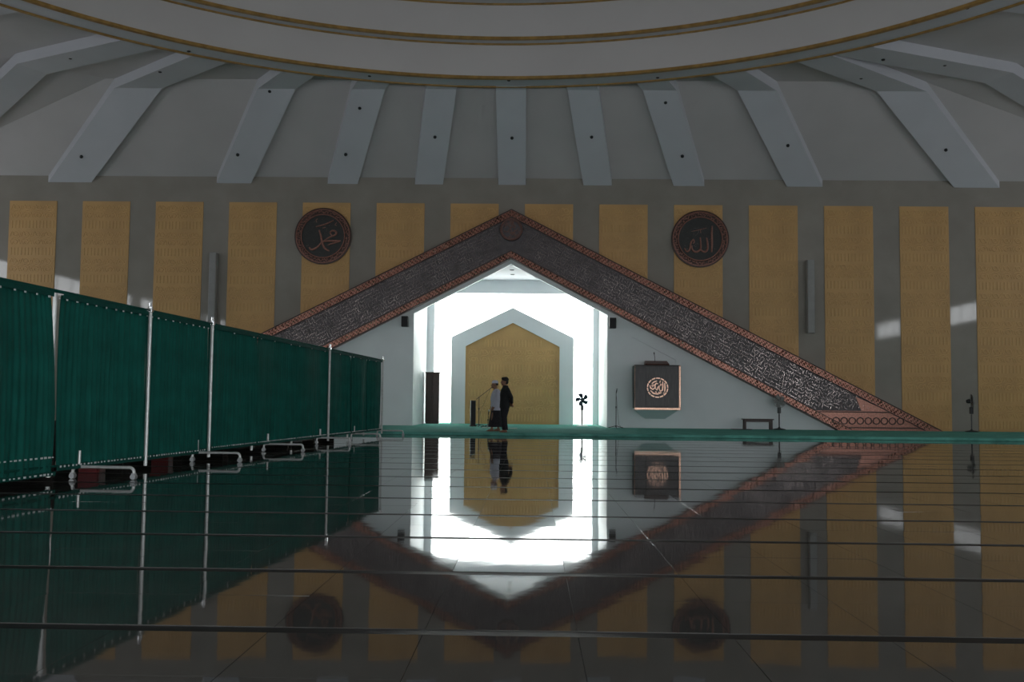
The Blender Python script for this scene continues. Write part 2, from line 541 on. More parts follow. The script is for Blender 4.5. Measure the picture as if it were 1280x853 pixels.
# ================================================================== gable frame
gf = thing('gable_frame', 'dark gable-shaped frame with copper borders and rows of raised calligraphy round the niche', 'frame', (XC, YW - 0.12, 0))
YF = -0.30     # front of the frame, local
def lineO(s, t):           # point on the frame: s along (x distance from the axis), t 0 = outer edge .. 1 = inner edge (vertical cut)
    zo, zi = G_OUT - s * G_SL, G_IN - s * G_SLI
    return zo + (zi - zo) * t
S_O, S_I = (G_OUT - ZC) / G_SL, (G_IN - ZC) / G_SLI
FOOT = 0.78
letters, studs_o, studs_i = [], [], []
rg = random.Random(11)
for sg in (-1, 1):
    X = lambda u, v, d, sg=sg: (sg * u, YF - d, v)
    def band(t0, t1, zlow, out, name, m):
        """strip of the frame between two fractions, cut off level at zlow"""
        def s_at(t):
            zo, zi = (G_OUT, G_IN)
            a = zo + (zi - zo) * t - zlow
            b = G_SL + (G_SLI - G_SL) * t
            return a / b
        q = [(0, lineO(0, t0)), (s_at(t0), zlow), (s_at(t1), zlow), (0, lineO(0, t1))]
        mb = MB()
        mb.poly(q, [], YF - out, 0.12, lambda u, v, d, sg=sg: (sg * u, d, v))
        return mb.build(name, m, gf), s_at
    band(0.16, 0.85, FOOT, 0.0, 'field_panel', 'frame_dark')
    band(0.0, 0.16, ZC, 0.035, 'outer_border', 'copper')
    band(0.85, 1.0, ZC, 0.035, 'inner_border', 'copper')
    # dark edge beads
    for t, wd in ((0.008, 0.05), (0.155, 0.04), (0.855, 0.04), (0.992, 0.05)):
        mb = MB()
        s1 = (G_OUT + (G_IN - G_OUT) * t - (ZC + 0.03)) / (G_SL + (G_SLI - G_SL) * t)
        mb.ribbon([(0, lineO(0, t)), (s1, lineO(s1, t))], wd, 0.075, X)
        mb.build('edge_bead', 'wood_dark', gf)
    # foot: level patterned panel
    so = (G_OUT + (G_IN - G_OUT) * 0.16 - FOOT) / G_SL
    si = (G_OUT + (G_IN - G_OUT) * 0.85 - FOOT) / G_SLI
    so2 = (G_OUT + (G_IN - G_OUT) * 0.16 - ZC) / G_SL
    si2 = (G_OUT + (G_IN - G_OUT) * 0.85 - ZC) / G_SLI
    mb = MB()
    mb.poly([(si, FOOT), (so, FOOT), (so2, ZC), (si2, ZC)], [], YF - 0.02, 0.12, lambda u, v, d, sg=sg: (sg * u, d, v))
    mb.poly([(so - 0.95, FOOT), (so, FOOT), (so - 1.15, FOOT + 0.5)], [], YF - 0.025, YF + 0.02, lambda u, v, d, sg=sg: (sg * u, d, v))
    ft = mb.build('foot_panel', 'copper', gf)
    mb = MB()
    for zz in (ZC + 0.10, FOOT - 0.04):
        a, b = si + (FOOT - zz) / G_SLI + 0.05, so + (FOOT - zz) / G_SL - 0.05
        mb.ribbon([(a, zz), (b, zz)], 0.05, 0.05, X)
    for i in range(9):
        u = si + 0.75 + i * (so - si) / 9.2
        c = [(u + 0.12 * math.cos(a), 0.43 + 0.12 * math.sin(a)) for a in [2 * PI * q / 8 for q in range(8)]]
        mb.ribbon(c, 0.05, 0.05, X, closed=True)
    mb.build('foot_pattern', 'wood_dark', ft)
    # studs on the borders
    mb = MB()
    for (ta, tb) in ((0.03, 0.135), (0.872, 0.975)):
        s = 0.05
        smax = (G_OUT + (G_IN - G_OUT) * ta) / G_SL - 0.45
        while s < smax:
            for q in range(3):
                t = ta + (tb - ta) * (q + 0.5) / 3
                ss = s + (0.06 if q % 2 else 0)
                z = lineO(ss, t)
                if z < ZC + 0.06:
                    continue
                r1 = rg.uniform(0.028, 0.05)
                h = rg.uniform(0.02, 0.045)
                jx, jz = rg.uniform(-.02, .02), rg.uniform(-.02, .02)
                mb.add([X(ss - r1, z + r1 * .5, 0.035), X(ss, z - r1, 0.035), X(ss + r1, z - r1 * .5, 0.035), X(ss, z + r1, 0.035), X(ss + jx, z + jz, 0.035 + h)],
                       [(0, 1, 4), (1, 2, 4), (2, 3, 4), (3, 0, 4)])
            s += 0.115
    stuff(mb.build('border_studs', 'copper_stud', gf, fix=False))
    # rows of calligraphy
    mb = MB()
    ang = math.atan(G_SL)
    ca, sa = math.cos(ang), math.sin(ang)
    for row in range(9):
        t = 0.205 + row * 0.074
        s = 0.35 + rg.random() * 0.2
        while True:
            z = lineO(s, t)
            if z < FOOT + 0.08:
                break
            def L(pts, w, h=None):
                h = h or rg.uniform(0.006, 0.022)
                th = rg.gauss(0, 0.12)
                q = []
                for (u, v) in pts:
                    u, v = u * 0.6, v * 0.6
                    u2, v2 = u * math.cos(th) - v * math.sin(th), u * math.sin(th) + v * math.cos(th)
                    q.append((s + u2 * ca + v2 * sa, z - u2 * sa + v2 * ca))
                tw = rg.gauss(0, 0.45)
                w = [x * 0.62 for x in w] if isinstance(w, list) else w * 0.62
                mb.ribbon(q, w, h, lambda u, v, d, k=tw, s0=s, sg=sg: (sg * u, YF - d - max(0.0, k * (u - s0)) * 0.5, v))
            k = rg.random()
            if k < 0.30:
                L([(0, -0.08), (0.005, 0.02), (-0.01, 0.10)], 0.026)
            elif k < 0.55:
                L([(-0.07, 0.03), (-0.06, -0.04), (0, -0.075), (0.06, -0.04), (0.08, 0.04)], [0.014, 0.028, 0.034, 0.026, 0.012])
            elif k < 0.75:
                c = [(0.03 * math.cos(a), 0.03 * math.sin(a)) for a in [0.5 + q * 0.9 for q in range(7)]]
                L(c, 0.018)
                L([(0.03, -0.01), (0.07, -0.045), (0.13, -0.05)], 0.022)
            else:
                L([(-0.09, 0.015), (-0.02, -0.035), (0.05, -0.03), (0.10, 0.0)], [0.012, 0.03, 0.03, 0.014])
            if rg.random() < 0.6:
                du, dv = rg.uniform(-.05, .05), rg.choice([-0.11, 0.075, 0.095])
                L([(du, dv), (du + 0.026, dv + 0.012)], 0.026)
            if rg.random() < 0.3:
                L([(-0.05, 0.085), (0.05, 0.115)], 0.014)
            s += rg.uniform(0.06, 0.115)
    stuff(mb.build('calligraphy', 'silver_letter', gf, fix=False))
# apex rosette
def DISC(cx, cz, y0):
    return lambda x, y, z: (cx + x, y0 - z, cz + y)
ar = MB()
az = 7.17
ar.lathe([(0.001, 0.09), (0.30, 0.09), (0.31, 0.12), (0.36, 0.12), (0.38, 0.08), (0.40, 0.08), (0.41, 0.11), (0.42, 0.0)], 36, (0, 0, 0), DISC(0, az, YF))
ro = ar.build('rosette', 'frame_dark', gf)
ar = MB()
MR = lambda u, v, d: (u, YF - 0.09 - d, az + v)
for rr, n_, ww in ((0.385, 30, 0.03), (0.335, 30, 0.025)):
    ar.ribbon([(rr * math.cos(2 * PI * q / n_), rr * math.sin(2 * PI * q / n_)) for q in range(n_)], ww, 0.05, MR, closed=True)
for q in range(26):
    a, rr = rg.uniform(0, 2 * PI), 0.27 * math.sqrt(rg.random())
    b = rg.uniform(0, 2 * PI)
    ar.ribbon([(rr * math.cos(a) + 0.05 * k * math.cos(b + k * .5), rr * math.sin(a) + 0.05 * k * math.sin(b + k * .5)) for k in range(4)], 0.022, 0.02, MR)
ar.build('rosette_ornament', 'copper', ro)

# ================================================================== round calligraphy medallions
def medallion(px, py, strokes, scale, label):
    c = atY(px, py, YW - 0.08)
    t = thing('medallion', label, 'medallion', (c.x, YW - 0.05, c.z), 0, 'round calligraphy medallions')
    R = 1.04
    d = MB()
    d.lathe([(0.001, 0.05), (0.76 * R, 0.05)], 56, (0, 0, 0), lambda x, y, z: (x, -z, y))
    d.build('disc', 'disc_dark', t)
    d = MB()
    d.lathe([(0.74 * R, 0.0), (0.74 * R, 0.09), (0.78 * R, 0.10), (0.80 * R, 0.075), (0.93 * R, 0.075), (0.95 * R, 0.10), (R, 0.09), (R, 0.0)], 56, (0, 0, 0), lambda x, y, z: (x, -z, y))
    d.build('rim', 'wood_dark', t)
    d = MB()
    F = lambda u, v, q: (u, -0.072 - q, v)
    for i in range(2):
        rr = R * (0.765 if i == 0 else 0.94)
        d.ribbon([(rr * math.cos(2 * PI * q / 48), rr * math.sin(2 * PI * q / 48)) for q in range(48)], 0.045, 0.04, F, closed=True)
    for q in range(150):
        a = 2 * PI * q / 150 + rg.uniform(-.01, .01)
        rr = R * rg.choice([0.83, 0.87, 0.91])
        b = rg.uniform(0, PI)
        d.ribbon([(rr * math.cos(a) - 0.035 * math.cos(b), rr * math.sin(a) - 0.035 * math.sin(b)), (rr * math.cos(a) + 0.012, rr * math.sin(a)), (rr * math.cos(a) + 0.035 * math.cos(b), rr * math.sin(a) + 0.035 * math.sin(b))], 0.03, rg.uniform(.015, .03), F)
    d.build('rim_ornament', 'copper', t)
    d = MB()
    F2 = lambda u, v, q: (u, -0.05 - q, v)
    for (pts, wd) in strokes:
        q = [((x - scale[0]) / scale[2] * R, (scale[1] - y) / scale[2] * R) for (x, y) in pts]
        # resample smoothly
        if len(q) > 2:
            out = []
            for i in range(len(q) - 1):
                p0, p1, p2, p3 = q[max(i - 1, 0)], q[i], q[i + 1], q[min(i + 2, len(q) - 1)]
                for k in range(4):
                    f = k / 4
                    out.append(tuple(0.5 * (2 * p1[c_] + (p2[c_] - p0[c_]) * f + (2 * p0[c_] - 5 * p1[c_] + 4 * p2[c_] - p3[c_]) * f * f + (3 * p1[c_] - p0[c_] - 3 * p2[c_] + p3[c_]) * f ** 3) for c_ in (0, 1)))
            out.append(q[-1])
            q = out
        nq = len(q)
        ws = [wd * (0.55 + 0.45 * math.sin(PI * (i + 0.6) / (nq + 0.2))) for i in range(nq)]
        d.ribbon(q, ws, 0.035, F2)
    d.build('lettering', 'copper', t)
    d = MB()
    for q in range(34):
        a, rr = rg.uniform(0, 2 * PI), rg.uniform(0.15, 0.68) * R
        u, v = rr * math.cos(a), rr * math.sin(a)
        b = rg.uniform(0, 2 * PI)
        d.ribbon([(u + 0.03 * k * math.cos(b + .7 * k), v + 0.03 * k * math.sin(b + .7 * k)) for k in range(3)], 0.012, 0.008, F2)
    stuff(d.build('filigree', 'silver_letter', t))
    return t

muh = [([(505, 370), (525, 430), (537, 490), (560, 550), (590, 578), (618, 590)], 0.09),
       ([(537, 490), (505, 540), (460, 572), (425, 578), (405, 555)], 0.085),
       ([(545, 492), (600, 487), (640, 485), (700, 484), (737, 485)], 0.085),
       ([(737, 487), (690, 500), (640, 515), (600, 532)], 0.06),
       ([(640, 425), (622, 400), (640, 378), (672, 380), (688, 402), (672, 424), (630, 440), (595, 460), (560, 486)], 0.075),
       ([(470, 335), (560, 312), (657, 267)], 0.06),
       ([(480, 290), (470, 268), (488, 250)], 0.03), ([(540, 350), (575, 340)], 0.035), ([(690, 290), (672, 312), (690, 322)], 0.03)]
allah = [([(630, 298), (626, 400), (628, 500), (624, 592)], 0.085),
         ([(568, 430), (577, 480), (580, 540), (565, 580), (535, 588), (508, 570), (500, 540)], 0.08),
         ([(497, 428), (503, 490), (503, 540), (488, 575), (455, 590), (422, 580), (405, 548), (406, 520)], 0.08),
         ([(425, 448), (400, 478), (390, 515), (382, 560), (362, 586), (342, 582), (325, 548)], 0.07),
         ([(425, 448), (432, 478), (418, 498)], 0.05),
         ([(400, 362), (480, 345), (570, 322)], 0.03), ([(500, 345), (505, 380)], 0.03)]
medallion(404, 295.5, muh, (548, 435, 300), 'round dark medallion with copper lettering of four crossing joined letters')
medallion(875, 299, allah, (497, 445, 318), 'round dark medallion with copper lettering led by one tall upright stroke')

# ================================================================== side and rear walls, clerestory windows
wi = [1]
def side_wall(name, x, sgn, z0, z1):
    holes, wins = [], []
    y = -3.8
    while y < 34:
        a, b = y, min(y + 4.6, 35.4)
        holes.append([(a, z0), (b, z0), (b, z1), (a, z1)])
        wins.append((a, b))
        y += 6.0
    w = MB()
    w.poly([(YB, 0), (YW + 0.4, 0), (YW + 0.4, ZT + 0.3), (YB, ZT + 0.3)], holes, x, x + 0.35 * sgn, YZ)
    struct(w.build(name, 'wall_plain'))
    for (a, b) in wins:
        wi[0] += 1
        f = MB()
        xa, xb = sorted((x + 0.10 * sgn, x + 0.18 * sgn))
        f.box(xa, xb, a, b, z0, z0 + 0.07); f.box(xa, xb, a, b, z1 - 0.07, z1)
        for yy in (a, a + (b - a) / 3 - 0.03, a + 2 * (b - a) / 3 - 0.03, b - 0.06):
            f.box(xa, xb, yy, yy + 0.06, z0 + 0.07, z1 - 0.07)
        fo = struct(f.build('window_%d' % wi[0], 'alu'))
        for k in range(3):
            p = MB()
            ya, yb = a + 0.06 + k * (b - a) / 3 - (0.03 if k else 0), a + (k + 1) * (b - a) / 3 - 0.03
            p.box(x + 0.13 * sgn, x + 0.15 * sgn, ya, yb, z0 + 0.07, z1 - 0.07)
            p.build('pane', 'side_glass', fo)
side_wall('wall_left', XL, -1, 6.0, 7.1)
side_wall('wall_right', XR, 1, 5.65, 6.75)
w = MB()
fill_doors = [(-19.0 + 6.2 * k, -19.0 + 6.2 * k + 3.8) for k in range(7)]  # unseen openings behind the camera, added to light the far wall frontally
w.poly([(XL, 0), (XR, 0), (XR, ZT + 0.3), (XL, ZT + 0.3)], [[(a, 0.02), (b_, 0.02), (b_, 3.3), (a, 3.3)] for (a, b_) in fill_doors], YB - 0.35, YB, XZ)
struct(w.build('wall_rear', 'wall_plain'))
for k, (a, b_) in enumerate(fill_doors):
    f = MB()
    f.box(a, b_, YB - 0.22, YB - 0.14, 3.22, 3.3)
    f.box(a, b_, YB - 0.22, YB - 0.14, 0.02, 0.14)
    for x in (a, (a + b_) / 2 - 0.05, b_ - 0.08):
        f.box(x, x + 0.08, YB - 0.22, YB - 0.14, 0.14, 3.22)
    fo = struct(f.build('door_%d' % (k + 1), 'alu'))  # frame of an added opening that holds the fill panes
    for x0, x1 in ((a + 0.08, (a + b_) / 2 - 0.05), ((a + b_) / 2 + 0.03, b_ - 0.08)):
        p = MB(); p.box(x0, x1, YB - 0.19, YB - 0.17, 0.14, 3.22); p.build('pane', 'door_fill', fo)

# ================================================================== ceiling
RC = Vector((-0.95, 16.15)); R0, R1 = 16.75, 15.8
HB = 12.68
octo = [(-14.6, 33.0), (13.1, 33.0), (21.0, 27.2), (21.0, 4.5), (13.1, -1.2), (-14.6, -1.2), (-20.5, 4.5), (-20.5, 27.8)]
cl = MB()
# flat upper ceiling with a round hole
def octo_hit(a):
    d = Vector((math.cos(a), math.sin(a)))
    best = None
    for i in range(8):
        p, q = Vector(octo[i]), Vector(octo[(i + 1) % 8])
        e_ = q - p
        den = d.x * e_.y - d.y * e_.x
        if abs(den) < 1e-9:
            continue
        w_ = p - RC
        t = (w_.x * e_.y - w_.y * e_.x) / den
        u = (w_.x * d.y - w_.y * d.x) / den
        if t > 0 and -1e-6 <= u <= 1 + 1e-6 and (best is None or t < best):
            best = t
    return RC + d * best
angs = sorted([2 * PI * i / 180 for i in range(180)] + [math.atan2(p[1] - RC.y, p[0] - RC.x) % (2 * PI) for p in octo])
na = len(angs)
vs = []
for a in angs:
    o_ = octo_hit(a)
    ri = min(R0 - 0.35, (o_ - RC).length - 0.01)
    i_ = RC + Vector((math.cos(a), math.sin(a))) * ri
    vs += [(i_.x, i_.y, ZCB + 0.12), (o_.x, o_.y, ZCB)]
cl.add(vs, [(2 * i, 2 * i + 1, 2 * ((i + 1) % na) + 1, 2 * ((i + 1) % na)) for i in range(na)])
# sloping lower ceiling
c1, c2, c3, c4 = (XL, YW, ZT), (XR, YW, ZT), (XR, YB, ZT), (XL, YB, ZT)
O = [(x, y, ZCB) for (x, y) in octo]
cl.add([c1, c2, O[1], O[0]], [(0, 1, 2, 3)])
cl.add([c2, O[2], O[1]], [(0, 1, 2)])
cl.add([c2, c3, O[3], O[2]], [(0, 1, 2, 3)])
cl.add([c3, O[4], O[3]], [(0, 1, 2)])
cl.add([c3, c4, O[5], O[4]], [(0, 1, 2, 3)])
cl.add([c4, O[6], O[5]], [(0, 1, 2)])
cl.add([c4, c1, O[7], O[6]], [(0, 1, 2, 3)])
cl.add([c1, O[0], O[7]], [(0, 1, 2)])
ceiling = struct(cl.build('ceiling', 'ceiling_paint'))
# stepped ring of the dome
def ring_part(prof, name, m, seg=160):
    mb = MB()
    mb.lathe(prof, seg, (RC.x, RC.y, 0))
    o = mb.build(name, m, ceiling)
    return smooth_by_angle(o, 30)
ring_part([(R0, ZBEND + 0.6), (R0, ZBEND), (R1, ZBEND)], 'ring_soffit', 'rib_paint')
ring_part([(R1, ZBEND), (R1, HB)], 'ring_fascia', 'ring_paint')
R2 = 15.3
ring_part([(R1, HB), (R2, HB)], 'ring_soffit', 'rib_paint')
H3 = 13.82
ring_part([(R2, HB), (R2, H3)], 'ring_fascia', 'ring_paint')
R3, H4 = 14.7, 15.0
ring_part([(R2, H3), (R3, H3)], 'ring_soffit', 'rib_paint')
ring_part([(R3, H3), (R3, H4)], 'ring_fascia', 'ring_paint')
ring_part([(R3, H4)] + [(R3 * math.cos(PI / 2 * i / 12), H4 + 9.5 * math.sin(PI / 2 * i / 12)) for i in range(1, 12)] + [(0.01, H4 + 9.5)], 'dome', 'ring_paint', 96)
def gold(rr, zz, wr, wz):
    ring_part([(rr - wr, zz - wz), (rr + wr, zz - wz), (rr + wr, zz + wz), (rr - wr, zz + wz), (rr - wr, zz - wz)], 'gold_trim', 'gold_trim')
gold(R0 - 0.03, ZBEND, 0.06, 0.035)
gold(R1 + 0.02, ZBEND, 0.07, 0.045)
gold(R1 - 0.01, HB, 0.05, 0.045)
gold(R2 + 0.01, HB, 0.06, 0.045)
gold(R2 - 0.01, H3, 0.05, 0.045)
gold(R3 + 0.01, H3, 0.06, 0.045)
# ribs
DROP = 0.33
def rib(A, B, C, wa, wb, wc, dirA=None):
    mb = MB()
    pts = [(A, ZT, wa), (B, ZCB, wb), (C, ZCB + 0.1, wc)]
    if dirA is None:
        dirA = Vector((1, 0))
    vs = []
    for (p, z, wd) in pts:
        for sx in (-1, 1):
            q = Vector(p) + dirA * (sx * wd / 2)
            vs += [(q.x, q.y, z - DROP), (q.x, q.y, z + 0.06)]
    fs = []
    for i in range(2):
        a, b = i * 4, i * 4 + 4
        fs += [(a, b, b + 2, a + 2), (a, a + 1, b + 1, b), (a + 2, b + 2, b + 3, a + 3), (a + 1, a + 3, b + 3, b + 1)]
    fs += [(0, 2, 3, 1), (8, 9, 11, 10)]
    mb.add(vs, fs)
    return mb.build('rib', 'rib_paint', ceiling)
YCV = 22.9
for ax in (-17.24, -11.10, -7.05, -3.85, -0.78, 2.37, 5.72, 9.95, 16.2):
    th = math.atan((ax + 0.8) / 13.1)
    wx = 1.0 / math.cos(th)
    A = Vector((ax, YW + 0.1))
    dr = (Vector((-0.8, YCV)) - Vector((ax, YW))).normalized()
    B = Vector((ax, YW)) + dr * ((YW - YBEND) / -dr.y)
    C = B.copy()
    while (C - RC).length > R0 - 0.05 and C.y > 20:
        C += dr * 0.05
    C += dr * 0.25
    rib(A, B, C, wx, wx * 1.02, wx * 1.0)
for (B, up, A) in (((-16.15, 31.08), (-14.14, 30.15), (-23.3, 36.3)), ((14.86, 31.58), (11.97, 30.42), (23.8, 36.3)),
                   ((20.6, 27.7), (13.0, 26.0), (24.0, 28.5)), ((-20.2, 28.1), (-14.3, 26.1), (-23.4, 29.2))):
    A, B, up = Vector(A), Vector(B), Vector(up)
    dr = (up - B).normalized()
    C = B.copy()
    while (C - RC).length > R0 - 0.05:
        C += dr * 0.05
    C += dr * 0.3
    pd = Vector((-dr.y, dr.x))
    rib(A, B, C, 1.15, 1.1, 1.0, pd)

# downlights on ribs and ring
def downlight(px, py, where, lab):
    d = ray(px, py)
    if where == 'slope':
        k = (ZCB - ZT) / (YW - YBEND)
        # z = ZT - DROP + (YW - y) * k
        t = (ZT - DROP + YW * k - HC) / (d.z + d.y * k)
        nrm = Vector((0, -k, -1)).normalized()
    elif where == 'flat':
        t = (ZCB - DROP + 0.05 - HC) / d.z
        nrm = Vector((0, 0, -1))
    else:
        t = (ZBEND - HC) / d.z
        nrm = Vector((0, 0, -1))
    p = Vector((0, 0, HC)) + d * t
    q = nrm.to_track_quat('Z', 'Y').to_matrix()
    mb = MB()
    M = lambda x, y, z: tuple(q @ Vector((x, y, z)))
    mb.lathe([(0.001, 0.03), (0.03, 0.028), (0.05, 0.018), (0.058, 0.0), (0.058, -0.05), (0.001, -0.05)], 14, (0, 0, 0), M)
    o = mb.build('spotlight', 'black_plastic')
    o.location = p
    tag(o, lab, 'spotlight', 'spotlights in the ceiling')
SPOT = 'black spotlight '
P_, Q_ = ', partition side', ', pulpit side'
N_ = {1: 'first', 2: 'second', 3: 'third', 4: 'fourth', 5: 'fifth'}
for (x, y, k, w_) in ((101.4, 196.5, -4, 'low '), (337, 114.5, -3, 'high '), (297, 194, -3, 'low '), (449.6, 135.5, -2, 'high '), (432, 193.7, -2, 'low '), (543.7, 171.8, -1, ''), (640, 173, 0, ''),
                      (739.6, 171.8, 1, ''), (832, 128.6, 2, 'high '), (853, 195.8, 2, 'low '), (985, 182.4, 3, ''), (1182.6, 188, 4, 'low ')):
    lab = SPOT + (w_ + 'on the sloping ceiling rib right above the gable apex' if k == 0 else
                  w_ + 'on the %s sloping rib from the apex rib' % N_[abs(k)] + (P_ if k < 0 else Q_))
    downlight(x, y, 'slope', lab)
for (x, y, k, w_) in ((200, 90, -4, ''), (88, 73, -5, ''), (1076.4, 98, 4, ''), (1104, 75, 5, 'near ring '), (1181, 81.6, 5, 'near bend ')):
    downlight(x, y, 'flat', SPOT + w_ + 'on level end of %s rib from the apex rib' % N_[abs(k)] + (P_ if k < 0 else Q_))
for (x, y, w_) in ((236, 64, 'at the fourth rib' + P_), (462, 95, 'at the second rib' + P_), (636, 100.6, 'straight above the gable apex'), (822, 97, 'at the second rib' + Q_), (1209, 10, 'beyond the fifth rib' + Q_)):
    downlight(x, y, 'ring', SPOT + 'under the ceiling ring ' + w_)

# ================================================================== pulpit in the wall
pt = atY(793.5, 457, 35.15); pb = atY(850, 513, 35.15)
pul = thing('pulpit', 'dark wooden wall pulpit with copper edging and a round copper calligraphy emblem', 'pulpit', ((pt.x + pb.x) / 2, YW - 0.12, pb.z))
pw, ph = (pb.x - pt.x) / 2, pt.z - pb.z
b = MB(); b.box(-pw, pw, -0.75, 0.0, 0.05, ph, 0.01); b.build('body', 'pulpit_wood', pul)
b = MB()
for x in (-pw, -0.18 - 0.2, 0.38, pw):
    pass
b.box(-0.40, 0.40, -0.775, -0.75, 0.12, ph - 0.05, 0.006); b.build('front_panel', 'pulpit_wood', pul)
def cop(x0, x1, z0, z1, nm):
    b = MB(); b.box(x0, x1, -0.80, -0.72, z0, z1, 0.008)
    r = random.Random(5)
    o = b.build(nm, 'copper_bright', pul)
    s = MB()
    horiz = (x1 - x0) > (z1 - z0)
    L_ = (x1 - x0) if horiz else (z1 - z0)
    nn = int(L_ / 0.045)
    for i in range(nn):
        f = (i + .5) / nn
        u = x0 + (x1 - x0) * f if horiz else (x0 + x1) / 2
        v = (z0 + z1) / 2 if horiz else z0 + (z1 - z0) * f
        a = 0.02
        s.add([(u - a, -0.80, v), (u, -0.80, v - a), (u + a, -0.80, v), (u, -0.80, v + a), (u, -0.82, v)], [(0, 1, 4), (1, 2, 4), (2, 3, 4), (3, 0, 4)])
    stuff(s.build('studs', 'copper', o, fix=False))
cop(-pw - 0.02, pw + 0.02, 0.0, 0.075, 'bottom_moulding')
cop(pw - 0.045, pw + 0.02, 0.075, ph, 'edge_moulding')
cop(-pw - 0.012, -pw + 0.006, 0.075, ph, 'edge_moulding')
b = MB()
b.add([(-pw * .95, -0.7, 0.0), (pw * .95, -0.7, 0.0), (pw * .95, 0, 0.0), (-pw * .95, 0, 0.0), (-0.35, -0.12, -0.32), (0.35, -0.12, -0.32), (0.35, 0, -0.32), (-0.35, 0, -0.32)],
      [(3, 2, 1, 0), (4, 5, 6, 7), (0, 1, 5, 4), (1, 2, 6, 5), (2, 3, 7, 6), (3, 0, 4, 7)])
b.build('corbel', 'white_wall', pul)
b = MB(); b.box(-pw - 0.01, pw + 0.01, -0.80, -0.62, ph, ph + 0.02, 0.005); b.build('top_rail', 'black_plastic', pul)
b = MB()
b.add([(-0.42, -0.72, ph + 0.02), (0.42, -0.72, ph + 0.02), (0.42, -0.25, ph + 0.02), (-0.42, -0.25, ph + 0.02), (-0.42, -0.74, ph + 0.06), (0.42, -0.74, ph + 0.06), (0.39, -0.25, ph + 0.19), (-0.39, -0.25, ph + 0.19)],
      [(3, 2, 1, 0), (4, 5, 6, 7), (0, 1, 5, 4), (1, 2, 6, 5), (2, 3, 7, 6), (3, 0, 4, 7)])
bs = b.build('book_rest', 'wood_red', pul)
b = MB(); b.tube([(-0.05, -0.4, ph + 0.1), (-0.05, -0.42, ph + 0.28), (-0.075, -0.45, ph + 0.42)], 0.009, 8); b.capsule((-0.075, -0.45, ph + 0.42), (-0.085, -0.46, ph + 0.47), 0.018, 0.018); b.build('microphone', 'black_metal', pul)
# emblem
b = MB()
FE = lambda u, v, d: (u, -0.776 - d, ph * 0.5 + v)
for k in range(14):
    a0 = 2 * PI * k / 14
    b.ribbon([(0.355 * math.cos(a0 + q * 0.09), 0.335 * math.sin(a0 + q * 0.09)) for q in range(5)], 0.045, 0.03, FE)
em = b.build('emblem_ring', 'copper_bright', pul)
b = MB()
S = [[(0.25, 0.17), (0.26, 0.0), (0.25, -0.15)], [(0.18, 0.22), (0.185, 0.05), (0.17, -0.08), (0.10, -0.13), (0.06, -0.05)],
     [(0.06, -0.05), (0.05, 0.08), (0.02, 0.02), (-0.03, -0.08), (-0.08, -0.02)], [(-0.08, -0.02), (-0.09, 0.10), (-0.04, 0.16), (0.02, 0.13)],
     [(-0.09, 0.0), (-0.16, -0.06), (-0.24, -0.02), (-0.27, 0.08)], [(0.14, -0.17), (0.0, -0.22), (-0.14, -0.20), (-0.25, -0.10)],
     [(-0.20, 0.14), (-0.12, 0.20), (-0.02, 0.24)], [(0.08, 0.17), (0.10, 0.25)], [(-0.17, 0.02), (-0.20, 0.09), (-0.14, 0.10), (-0.13, 0.04)],
     [(0.10, 0.06), (0.13, 0.12), (0.09, 0.13)], [(0.03, -0.15), (0.09, -0.19)], [(-0.03, -0.16), (-0.08, -0.14)], [(0.20, -0.18), (0.24, -0.2)]]
for s in S:
    n_ = len(s)
    b.ribbon(s, [0.05 if 0 < i < n_ - 1 else 0.03 for i in range(n_)], 0.03, FE)
b.build('emblem_lettering', 'copper_bright', em)

# ================================================================== speakers
def wall_speaker(px, py, label):
    c = atY(px, py, YW - 0.35)
    t = thing('wall_speaker', label, 'loudspeaker', (c.x, YW - 0.12, c.z), 0, 'small black wall speakers')
    b = MB(); b.box(-0.12, 0.12, -0.30, -0.05, -0.19, 0.19, 0.015); b.build('cabinet', 'black_plastic', t)
    b = MB(); b.box(-0.10, 0.10, -0.312, -0.30, -0.17, 0.17, 0.004); b.build('grille', 'speaker_grille', t)
    b = MB(); b.box(-0.03, 0.03, -0.05, 0.0, -0.06, 0.06); b.build('bracket', 'black_metal', t)
wall_speaker(506, 402, 'small black speaker on white wall between green curtain partition and niche opening')
wall_speaker(766, 404, 'small black speaker on white wall between niche opening and wooden pulpit')

def column_speaker(px, py, label):
    c = atY(px, py, YW - 0.25)
    t = thing('column_speaker', label, 'loudspeaker', (c.x, YW, c.z), 0, 'column speakers on the far wall')
    b = MB(); b.box(-0.13, 0.13, -0.36, -0.10, -1.32, 1.32, 0.02); b.build('cabinet', 'grey_plastic', t)
    b = MB(); b.box(-0.10, 0.10, -0.372, -0.36, -1.27, 1.27, 0.004); b.build('grille', 'grey_plastic', t)
    for z in (-0.9, 0.9):
        b = MB(); b.box(-0.04, 0.04, -0.10, 0.0, z - 0.06, z + 0.06); b.build('bracket', 'black_metal', t)
column_speaker(266, 361, 'tall slim grey column speaker above the green curtain partition')
column_speaker(1013, 371, 'tall slim grey column speaker on the wall above the low bench and its pedestal fan')

